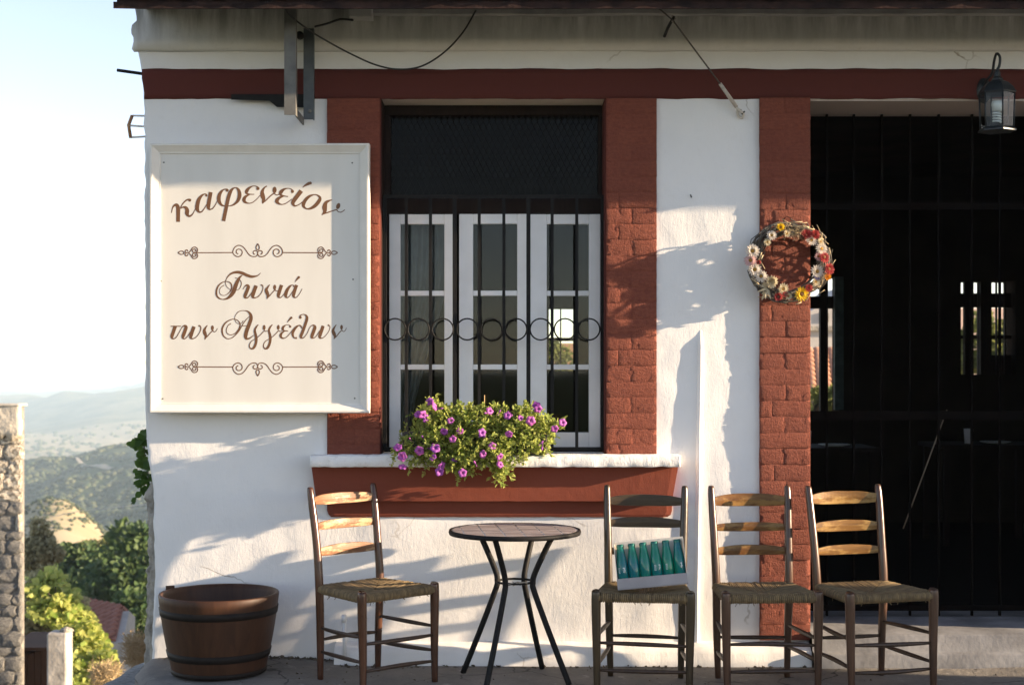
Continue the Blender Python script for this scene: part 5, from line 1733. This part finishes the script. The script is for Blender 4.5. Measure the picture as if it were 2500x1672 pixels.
def corner_vine():
    root = thing('climbing_vine', 'green vine leaves curling round the cafe corner', 'vine', P(372, 1230, 0.25))
    st = MB().tube(spline([tuple(P(*a)) for a in ((392, 1300, 0.3), (368, 1230, 0.22), (362, 1160, 0.18), (352, 1100, 0.16), (360, 1060, 0.18), (392, 1020, 0.3))], 5), 0.004, 5)
    st.build('stem', simple('vine_stem', (0.12, 0.09, 0.05), None, 0.8), root)
    mb = MB()
    for (px, py, s) in [(340, 1070, 1), (352, 1066, 1.1), (358, 1080, 1), (332, 1082, .7), (346, 1092, .8), (362, 1062, .9), (352, 1112, .9), (360, 1124, 1), (345, 1135, .7), (356, 1142, 1), (362, 1150, 1), (340, 1150, .6), (350, 1165, .9), (338, 1182, .6), (346, 1192, .8), (356, 1180, 1), (337, 1218, .5), (361, 1100, 1), (364, 1200, .8)]:
        for q in range(4):
            leaf_mesh(mb, P(px + rnd(-8, 8), py + rnd(-8, 8), 0.16 + rnd(-.03, .05)), rdir((-0.4, -0.4, -0.4), 1.0), rdir((0, -1, 0.5), 1.3), 0.052 * s * rnd(0.7, 1.2), 0.042 * s, 0.15)
    mb.build('foliage', leafmat('vine_leaf', (0.035, 0.085, 0.016), (0.085, 0.15, 0.03), 0.45), root, recalc=False)
corner_vine()
def broom():
    root = thing('broom_stick', 'thin pale stick leaning inside the dark doorway', 'stick', P(2205, 1290, 0.55))
    MB().tube([P(2312, 1000, 0.55), P(2205, 1290, 0.55)], 0.0035, 6).build('stick', simple('pale_cane', (0.22, 0.17, 0.12), None, 0.7), root)
broom()

# ------------------------------------------------------------------ added wall, out of view on the right, to shade the porch floor
def side_wall():
    root = thing('added_shade_wall', 'added whitewashed wall out of view right of the doorway, shading the porch', 'wall', (5.6, -1.35, -0.16))
    MB().box(3.55, 7.6, -1.55, -1.17, -0.16, 1.34).build('wall', M['white'], root, bevel=0.02)
    MB().box(3.51, 7.64, -1.60, -1.12, 1.342, 1.42).build('coping', M['concrete'], root, bevel=0.012)
side_wall()
# ------------------------------------------------------------------ the hillside behind
def Pd(px, py, d):          # point seen at that bearing, d metres from the camera plane
    return P(px, py, d - DW)

def stone_pillar():
    d = 21.0
    top = Pd(49, 985, d)
    x1, zt = top.x, top.z
    x0 = x1 - 1.3
    y0 = d - DW
    root = thing('stone_wall_end', 'tall rubble stone wall end with remains of pale plaster on top', 'wall', ((x0 + x1) / 2, y0 + 0.3, -5.4))
    MB().box(x0, x1 - 0.03, y0 + 0.05, y0 + 0.27, -5.6, zt - 0.05).build('core', simple('lime_mortar', (0.24, 0.22, 0.19), (0.14, 0.13, 0.115), 0.95, 6, 0.8, 20, 0.03), root)
    ms = simple('rubble_shaded', (0.25, 0.24, 0.22), (0.11, 0.11, 0.105), 0.95, 9, 0.8, 22, 0.03)  # lower stones: shade put into a darker grey
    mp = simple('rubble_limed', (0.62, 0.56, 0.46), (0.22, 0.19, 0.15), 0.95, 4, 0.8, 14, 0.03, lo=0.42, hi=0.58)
    var = []
    for k in range(5):
        bm = bmesh.new(); bmesh.ops.create_icosphere(bm, subdivisions=2, radius=0.5)
        for v in bm.verts:
            q = v.co.normalized()
            s = 0.5 / max(abs(q.x), abs(q.y), abs(q.z)) * 0.62 + 0.5 * 0.42
            v.co = q * s * (1 + 0.30 * noise.noise(q * 2.6 + Vector((k * 9, 0, 0))))
        me = bpy.data.meshes.new('stone'); bm.to_mesh(me); bm.free()
        me.materials.append(ms)
        me2 = me.copy(); me2.materials.clear(); me2.materials.append(mp)
        var.append((me, me2))
    z = -5.3
    while z < zt - 0.42:
        h = rnd(0.13, 0.24)
        x = x1 - 0.62
        while x < x1 - 0.02:
            w = min(rnd(0.14, 0.36), x1 - x)
            lim = z > rnd(-1.4, 0.0)  # limed stones above, shade-toned ones below
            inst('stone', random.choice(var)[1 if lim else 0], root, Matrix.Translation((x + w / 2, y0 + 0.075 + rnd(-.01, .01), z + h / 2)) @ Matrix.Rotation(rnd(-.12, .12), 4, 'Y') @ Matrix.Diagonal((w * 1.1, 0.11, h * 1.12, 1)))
            x += w
        z += h
    mb = MB()
    mb.grid(lambda i, j: (x1 - 0.75 + 0.77 * i / 14, y0 - 0.07 + 0.015 * fb(i * 0.5, j * 0.5, 2) + (0.03 if j == 0 else 0), zt - 0.46 + 0.44 * j / 10 - (0.14 * abs(fb(i * 0.7, 3, 3)) if j == 0 else 0)), 14, 10)
    mb.build('plaster', simple('old_cream_plaster', (0.62, 0.56, 0.46), (0.5, 0.45, 0.37), 0.95, 8, 0.6, 20, 0.02), root, solid=0.1)
    MB().box(x1 - 1.3, x1 + 0.02, y0 - 0.09, y0 + 0.28, zt - 0.045, zt).build('coping', simple('pale_coping', (0.60, 0.56, 0.48), (0.35, 0.31, 0.25), 0.95, 5, 0.6, 20, 0.02), root, bevel=0.02)
stone_pillar()

def crown(mb, c, rx, ry, rz, n, leaf, clumps, seed):
    random.seed(seed)
    cl = []
    for k in range(clumps):
        v = rdir()
        s = rnd(0.45, 1.0)
        cl.append((Vector((v.x * rx * s, v.y * ry * s, v.z * rz * s * 0.9)), rnd(0.22, 0.45) * min(rx, rz)))
    for k in range(n):
        o, r = random.choice(cl)
        v = rdir()
        p = c + o + v * r * rnd(0.6, 1.05)
        leaf_mesh(mb, p, rdir(v, 0.5), rdir((0, 0, 1), 0.8), leaf * rnd(0.7, 1.3), leaf * rnd(0.5, 0.8), 0.2)

dark_leaf = leafmat('dark_tree_leaf', (0.036, 0.078, 0.030), (0.10, 0.145, 0.05), 0.3)
mid_leaf = leafmat('mid_tree_leaf', (0.09, 0.12, 0.03), (0.20, 0.21, 0.07), 0.4)
olive_leaf = leafmat('olive_leaf', (0.24, 0.225, 0.12), (0.42, 0.37, 0.22), 0.4)
bark = simple('bark', (0.10, 0.075, 0.05), (0.05, 0.04, 0.03), 0.95, 8, 0.6, 20, 0.02)

def tree(name, label, px, py, d, rx, rz, n, leaf, lm, seed, clumps=26, group=None):
    c = Pd(px, py, d)
    gz = H(c.x, c.y)
    root = thing(name, label, 'tree', (c.x, c.y, gz - 0.1), 0, group)
    lowest = min(c.z - rz * 0.5, gz + 1.0)
    tr = MB()
    tr.tube([(c.x, c.y, gz - 0.5), (c.x + 0.1, c.y, (gz + c.z) / 2), (c.x, c.y, c.z)], [0.05 * rx + 0.08, 0.04 * rx + 0.05, 0.02], 8)
    random.seed(seed)
    for k in range(5):
        v = rdir((0, 0, 0.6), 0.6)
        tr.tube([(c.x, c.y, c.z - rz * 0.6), (c.x + v.x * rx * 0.4, c.y + v.y * rx * 0.4, c.z - rz * 0.1 + v.z * rz * 0.3), (c.x + v.x * rx * 0.8, c.y + v.y * rx * 0.8, c.z + v.z * rz * 0.7)], [0.03 * rx + 0.03, 0.02 * rx + 0.01, 0.01], 6)
    tr.build('trunk', bark, root)
    mb = MB()
    crown(mb, c, rx, rx * 0.8, rz, n, leaf, clumps, seed)
    mb.build('crown', lm, root, recalc=False)
    return root

G = 'trees on the slope below the cafe'
tree('broad_tree', 'large dark green tree nearest the cafe corner', 330, 1440, 62, 2.6, 2.4, 5200, 0.34, dark_leaf, 1, 30, G)
tree('broad_tree', 'dark green tree left of the one at the cafe corner', 232, 1420, 70, 3.0, 1.9, 4800, 0.36, dark_leaf, 2, 30, G)
tree('broad_tree', 'dark bushy tree above the red tiled roof', 160, 1390, 82, 2.3, 1.5, 3600, 0.36, dark_leaf, 3, 26, G)
tree('broad_tree', 'shadowy tree low behind the gable of the small house', 335, 1540, 52, 2.0, 1.5, 3600, 0.30, dark_leaf, 4, 26, G)
tree('broad_tree', 'sunlit green tree on the slope below the dry knoll', 212, 1358, 105, 2.3, 1.3, 2800, 0.40, mid_leaf, 5, 26, G)
tree('broad_tree', 'small yellow-green tree between the dark trees and the knoll', 292, 1350, 112, 2.0, 1.2, 2400, 0.40, mid_leaf, 6, 24, G)
tree('broad_tree', 'tall dark tree half hidden behind the cafe corner', 350, 1345, 96, 2.2, 2.4, 3000, 0.38, dark_leaf, 7, 24, G)
tree('olive_tree', 'grey-green olive tree beside the stone wall end', 92, 1352, 34, 0.50, 0.75, 3600, 0.12, olive_leaf, 8, 30, G)
tree('olive_tree', 'low grey olive shrub above the white gatepost', 105, 1500, 27, 0.75, 0.75, 3200, 0.11, olive_leaf, 9, 30, G)
random.seed(11)

def house():
    d = 33.0
    root = thing('small_house', 'small stone house with a red tiled roof below the slope', 'house', Pd(260, 1640, d) + Vector((0, 1.5, -1.0)))
    rm = simple('red_clay_tile', (0.36, 0.15, 0.09), (0.25, 0.10, 0.065), 0.85, 6, 0.3, 20, 0.02)
    wm = simple('rendered_wall', (0.50, 0.46, 0.40), (0.40, 0.37, 0.32), 0.95, 3, 0.4, 12, 0.03)
    a, b = Pd(196, 1462, d + 1.8), Pd(300, 1483, d + 1.2)       # ridge
    c, e = Pd(282, 1560, d - 0.6), Pd(205, 1545, d - 0.2)       # eave
    g = Pd(305, 1660, d + 1.0)
    left = a + (a - b) * 1.2; eleft = e + (e - c) * 1.2
    zb = -8.2
    mb = MB()
    r2 = b + (b - c) * 0.9; r2.z = c.z; l2 = left + (left - eleft) * 0.9; l2.z = eleft.z
    mb.add([(b.x - 0.05, b.y, b.z - 0.08), (c.x - 0.05, c.y, c.z - 0.08), (c.x - 0.05, c.y, zb), (r2.x - 0.05, r2.y, zb), (r2.x - 0.05, r2.y, r2.z - 0.08)], [(0, 1, 2, 3, 4)])
    mb.add([(c.x - 0.05, c.y + 0.02, c.z - 0.08), (eleft.x, eleft.y, eleft.z - 0.08), (eleft.x, eleft.y, zb), (c.x - 0.05, c.y + 0.02, zb)], [(0, 1, 2, 3)])
    mb.build('wall', wm, root, solid=0.2)
    ro = MB()
    ro.add([b, left, eleft, c], [(0, 1, 2, 3)]); ro.add([b, left, l2, r2], [(0, 1, 2, 3)])
    rf = ro.build('roof', rm, root, solid=0.06)
    # rolled clay tiles laid singly down the near slope
    u = (left - b); nrow = 7; ncol = 16
    tl = MB()
    k = 5
    L_ = (c - b).length / nrow * 1.08; Wd = u.length / ncol
    vs = []
    for yy in (0, 1):
        for q in range(k + 1):
            an = math.pi * q / k
            vs.append((math.cos(an) * 0.5, yy, math.sin(an) * 0.32))
    tl.add(vs, [(q, q + 1, k + 2 + q, k + 1 + q) for q in range(k)], smooth=True)
    tme = tl.mesh('tile'); tme.materials.append(rm)
    ux = u.normalized(); uy = ((c - b) - ux * (c - b).dot(ux)).normalized(); uz = ux.cross(uy)
    if uz.z < 0: uz = -uz
    for i in range(ncol):
        for j in range(nrow):
            o = b + u * ((i + 0.5) / ncol) + (c - b) * (j / nrow) + uz * (0.04 + rnd(-.008, .008))
            M3 = Matrix((ux * Wd, uy * L_, uz * Wd)).transposed().to_4x4()
            inst('roof_tile', tme, rf, Matrix.Translation(o) @ M3)
house()

def vine():
    root = thing('grape_vine', 'bright green grape vine sprawling over the garden slope', 'vine', Pd(175, 1660, 25) + Vector((0, 0, -0.5)))
    out = [(66, 1430), (95, 1400), (130, 1385), (150, 1400), (160, 1432), (190, 1446), (196, 1480), (225, 1500), (245, 1535), (258, 1570), (278, 1600), (286, 1640), (296, 1680), (165, 1680), (168, 1560), (120, 1520), (70, 1500)]
    mb = MB(); st = MB()
    n = 0
    while n < 5200:
        px, py = rnd(60, 300), rnd(1380, 1685)
        if not inside(out, px, py): continue
        d = 27.5 - (py - 1380) / 300 * 3.5 + rnd(-0.5, 0.5) + 0.5 * fb(px / 22, py / 22, 1, 2)
        leaf_mesh(mb, Pd(px, py, d), rdir((0.2, -0.5, -0.4), 0.8), rdir((0.4, -0.5, 1), 1.0), rnd(0.07, 0.15), rnd(0.07, 0.14), 0.15)
        n += 1
    for k in range(26):
        px, py = rnd(80, 260), rnd(1420, 1660)
        if inside(out, px, py): st.tube([Pd(px, py, 26.5), Pd(px + rnd(-30, 30), py + rnd(10, 50), 26.0)], 0.012, 5)
    mb.build('foliage', leafmat('grape_leaf', (0.17, 0.27, 0.035), (0.50, 0.50, 0.15), 0.5), root, recalc=False)['kind'] = 'stuff'
    st.build('canes', bark, root, recalc=False)['kind'] = 'stuff'
vine()

def gatepost():
    d = 20.5
    root = thing('white_gatepost', 'whitewashed garden gatepost below the vine', 'post', Pd(140, 1672, d) + Vector((0, 0.2, -1.2)))
    a, b = Pd(113, 1545, d), Pd(163, 1545, d)
    MB().box(a.x, b.x, d - DW, d - DW + 0.3, a.z - 2.2, a.z).build('post', simple('shaded_limewash', (0.52, 0.49, 0.44), (0.30, 0.28, 0.25), 0.95, 4, 0.5, 14, 0.02), root, bevel=0.03)  # limewash tone lowered: the post's partial shade is put into it
    MB().lathe([(0.10, 0), (0.11, 0.02), (0.07, 0.05), (0.0001, 0.07)], 4, Matrix.Translation(((a.x + b.x) / 2 + 0.1, d - DW + 0.15, a.z))).build('finial', M['stone'], root)
    root = thing('shed', 'dark timber shed beside the white gatepost', 'shed', Pd(85, 1672, d + 1) + Vector((0, 0.5, -1.5)))
    a, b = Pd(20, 1588, d + 1), Pd(116, 1588, d + 1)
    for k in range(6):
        xx = a.x + (b.x - a.x) * k / 6
        MB().box(xx + 0.004, xx + (b.x - a.x) / 6 - 0.004, d + 1 - DW, d + 1.03 - DW, a.z - 2.4, a.z + rnd(-.02, .02)).build('plank', M['darkwood'], root)
    MB().box(a.x - 0.05, b.x + 0.03, d + 0.9 - DW, d + 2.2 - DW, a.z + 0.022, a.z + 0.07).build('roof', M['darkwood'], root)
    MB().box(a.x, b.x, d + 1.04 - DW, d + 2.1 - DW, a.z - 2.4, a.z - 0.03).build('body', M['interior'], root)
gatepost()

def dry_bush():
    root = thing('dry_bush', 'straw-coloured dry bush at the foot of the cafe corner', 'bush', Pd(325, 1620, 15))
    mb = MB()
    for k in range(900):
        p = Pd(rnd(312, 350), rnd(1560, 1625), 15 + rnd(-.3, .3))
        mb.tube([p, p + rdir((0, 0, 0.8), 0.8) * rnd(0.05, 0.14)], 0.003, 3, caps=False, smooth=False)
    mb.build('stalks', simple('dry_straw', (0.42, 0.30, 0.16), (0.30, 0.21, 0.11), 0.9, 20), root, recalc=False)['kind'] = 'stuff'
    root = thing('dry_bush', 'low dry tuft in front of the grape vine', 'bush', Pd(255, 1660, 19))
    mb = MB()
    for k in range(900):
        p = Pd(rnd(225, 290), rnd(1625, 1680), 19 + rnd(-.3, .3))
        mb.tube([p, p + rdir((0, 0, 0.8), 0.8) * rnd(0.06, 0.16)], 0.0035, 3, caps=False, smooth=False)
    mb.build('stalks', simple('dry_straw_b', (0.48, 0.36, 0.20), (0.32, 0.24, 0.13), 0.9, 20), root, recalc=False)['kind'] = 'stuff'
dry_bush()

# scrub and trees on the far slopes: one mass
def scrub():
    random.seed(21)
    var = []
    mb = MB()
    base = []
    for k in range(6):
        bm = bmesh.new(); bmesh.ops.create_icosphere(bm, subdivisions=2, radius=1.0)
        vs = [v.co * (1 + 0.38 * noise.noise(v.co * 1.9 + Vector((k * 7.0, 0, 0)))) for v in bm.verts]
        fs = [tuple(v.index for v in f.verts) for f in bm.faces]
        bm.free(); base.append((vs, fs))
    def put(x, y, s, flat=0.75):
        vs, fs = random.choice(base)
        z = H(x, y) + s * 0.25
        a = rnd(0, 6); ca, sa = math.cos(a), math.sin(a)
        mb.add([(x + (v.x * ca - v.y * sa) * s, y + (v.x * sa + v.y * ca) * s, z + v.z * s * flat) for v in vs], fs, 0, True)
    for k in range(5200):
        d = rnd(560, 1190) if k < 4300 else rnd(1300, 2700)
        px = rnd(20, 420)
        x, y = (px - CX) / F * d, d - DW
        dens = fb(x / 60, y / 60, 12.0, 3)
        if dens < (-0.25 if d < 1200 else 0.05): continue
        if d < 1200 and abs((px - 170) * 0.03 + 1130 - (CY + (EYE - H(x, y)) / d * F)) < 7 and px > 150: continue
        put(x, y, rnd(0.9, 2.6) if d < 1200 else rnd(2, 5))
    for k in range(1600):
        d = rnd(300, 440); px = rnd(20, 420)
        x, y = (px - CX) / F * d, d - DW
        if fb(x / 18, y / 18, 2.0, 3) < -0.05: continue
        put(x, y, rnd(0.25, 0.75))
    for k in range(1500):
        d = rnd(115, 300); px = rnd(20, 420)
        x, y = (px - CX) / F * d, d - DW
        if fb(x / 14, y / 14, 5.0, 3) < -0.1: continue
        put(x, y, rnd(0.6, 1.7))
    m = leafmat('scrub', (0.030, 0.050, 0.020), (0.085, 0.090, 0.040), 0.1)
    o = mb.build('distant_scrub', m, recalc=False)
    o['kind'] = 'stuff'
    tag(o, 'dark green scrub and trees scattered over the far hillsides', 'scrub')
    # the pale track across the dark hill
    pts = []
    for i in range(26):
        s = i / 25
        px, py = 168 + (345 - 168) * s, 1128 + 34 * s + 3 * math.sin(s * 7)
        best = None
        for q in range(60):
            d = 620 + q * 9
            x, y = (px - CX) / F * d, d - DW
            e = abs(CY + (EYE - H(x, y)) / d * F - py)
            if best is None or e < best[0]: best = (e, x, y)
        pts.append(Vector((best[1], best[2], 0)))
    for _ in range(4):
        pts = [pts[0]] + [(pts[i - 1] + pts[i] + pts[i + 1]) / 3 for i in range(1, len(pts) - 1)] + [pts[-1]]
    mb = MB()
    vs = []
    for i, p in enumerate(pts):
        for s in (-2.6, 0, 2.6):
            vs.append((p.x, p.y + s * 1.5, H(p.x, p.y + s * 1.5) + 1.4))
    mb.add(vs, [(3 * i + k, 3 * i + k + 1, 3 * i + k + 4, 3 * i + k + 3) for i in range(25) for k in range(2)], smooth=True)
    struct(mb.build('road', simple('pale_dirt_track', (0.38, 0.33, 0.25), (0.32, 0.28, 0.21), 1.0, 0.2, 0)))
scrub()
tag(MB().tube([Pd(120, 1262, 60), Pd(200, 1246, 58), Pd(345, 1232, 56), Pd(420, 1228, 55)], 0.012, 5).build('overhead_wire', simple('pale_wire', (0.5, 0.48, 0.45), None, 0.6)), 'pale overhead wire crossing in front of the dark hill', 'wire')

# ------------------------------------------------------------------ what the back windows look out on
def behind():
    cm = simple('orange_clay_tile', (0.50, 0.25, 0.14), (0.36, 0.17, 0.10), 0.85, 8, 0.2, 20, 0.02)
    pl = simple('grey_render', (0.52, 0.48, 0.44), (0.44, 0.41, 0.38), 0.95, 2)
    d = 24.0
    root = thing('tiled_roof_house', 'house with an orange tiled roof seen through the back window', 'house', Pd(2000, 1000, d) + Vector((0, 2, -4)))
    a, b = Pd(1900, 858, d + 2.2), Pd(2110, 858, d + 2.2)
    e, f = Pd(1900, 962, d), Pd(2110, 962, d)
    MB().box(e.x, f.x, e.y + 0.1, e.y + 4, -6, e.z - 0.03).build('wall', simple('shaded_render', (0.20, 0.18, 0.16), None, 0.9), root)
    mb = MB(); mb.add([a, b, f, e], [(0, 1, 2, 3)]); rf = mb.build('roof', cm, root, solid=0.08)
    t = MB(); k = 5; vs = []
    for yy in (0, 1):
        for q in range(k + 1):
            an = math.pi * q / k; vs.append((math.cos(an) * 0.5 * (1 - 0.15 * yy), yy, math.sin(an) * 0.35 * (1 - 0.15 * yy)))
    t.add(vs, [(q, q + 1, k + 2 + q, k + 1 + q) for q in range(k)], smooth=True)
    me = t.mesh('tile'); me.materials.append(cm)
    ux = (b - a).normalized(); uy = (a - e).normalized(); uz = ux.cross(uy)
    nr, nc = 9, 11
    for i in range(nc):
        for j in range(nr):
            o = e + (f - e) * ((i + 0.5) / nc) + (a - e) * (j / nr) + uz * 0.045
            inst('roof_tile', me, rf, Matrix.Translation(o) @ Matrix((ux * (b - a).length / nc, uy * (a - e).length / nr * 1.12, uz * 0.13)).transposed().to_4x4())
    root = thing('rendered_house', 'pale rendered house behind the orange roof', 'house', Pd(1990, 860, 31) + Vector((0, 2, -5)))
    a, b = Pd(1880, 738, 31), Pd(2100, 738, 31)
    mb = MB().box(a.x, b.x, a.y, a.y + 4, -7, Pd(0, 800, 31).z)
    mb.prism([(a.x, Pd(0, 800, 31).z + 0.001), (b.x, Pd(0, 800, 31).z + 0.001), (b.x, Pd(0, 690, 31).z), (a.x + 0.4, Pd(0, 790, 31).z)], a.y, a.y + 4)
    mb.build('wall', pl, root)
    w = Pd(2010, 775, 31)
    MB().box(w.x - 0.08, w.x + 0.10, w.y - 0.03, w.y + 0.02, w.z - 0.1, w.z + 0.1).build('window', M['interior'], root)
    w = Pd(1990, 802, 31)
    MB().box(a.x, b.x, w.y - 0.10, w.y - 0.002, w.z - 0.05, w.z + 0.05).build('string_course', M['stone'], root)
    root = thing('rendered_house', 'pink house seen through the small back window', 'house', Pd(2430, 900, 40) + Vector((0, 2, -6)))
    a, b = Pd(2330, 752, 40), Pd(2520, 752, 40)
    MB().box(a.x, b.x, a.y, a.y + 5, -10, a.z).build('wall', simple('pink_render', (0.55, 0.40, 0.34), (0.48, 0.36, 0.3), 0.9, 2), root)
    a, b = Pd(1320, 838, 30), Pd(1430, 838, 30)
    root = thing('rendered_house', 'orange house seen through the right-hand casement', 'house', Pd(1375, 900, 30) + Vector((0, 2, -5)))
    MB().box(a.x, b.x, a.y, a.y + 4, -7, a.z).build('wall', simple('orange_render', (0.55, 0.28, 0.16), (0.45, 0.24, 0.14), 0.9, 2), root)
    tree('broad_tree', 'leafy tree outside the small back window', 2430, 850, 22, 0.75, 0.55, 1800, 0.12, mid_leaf, 31, 16, 'trees behind the cafe')
    tree('broad_tree', 'leafy shrub below the orange tiled roof', 1985, 985, 20, 0.35, 0.3, 900, 0.09, mid_leaf, 32, 12, 'trees behind the cafe')
    tree('broad_tree', 'green tree beside the orange house', 1358, 880, 22, 0.35, 0.35, 900, 0.09, mid_leaf, 33, 12, 'trees behind the cafe')
behind()
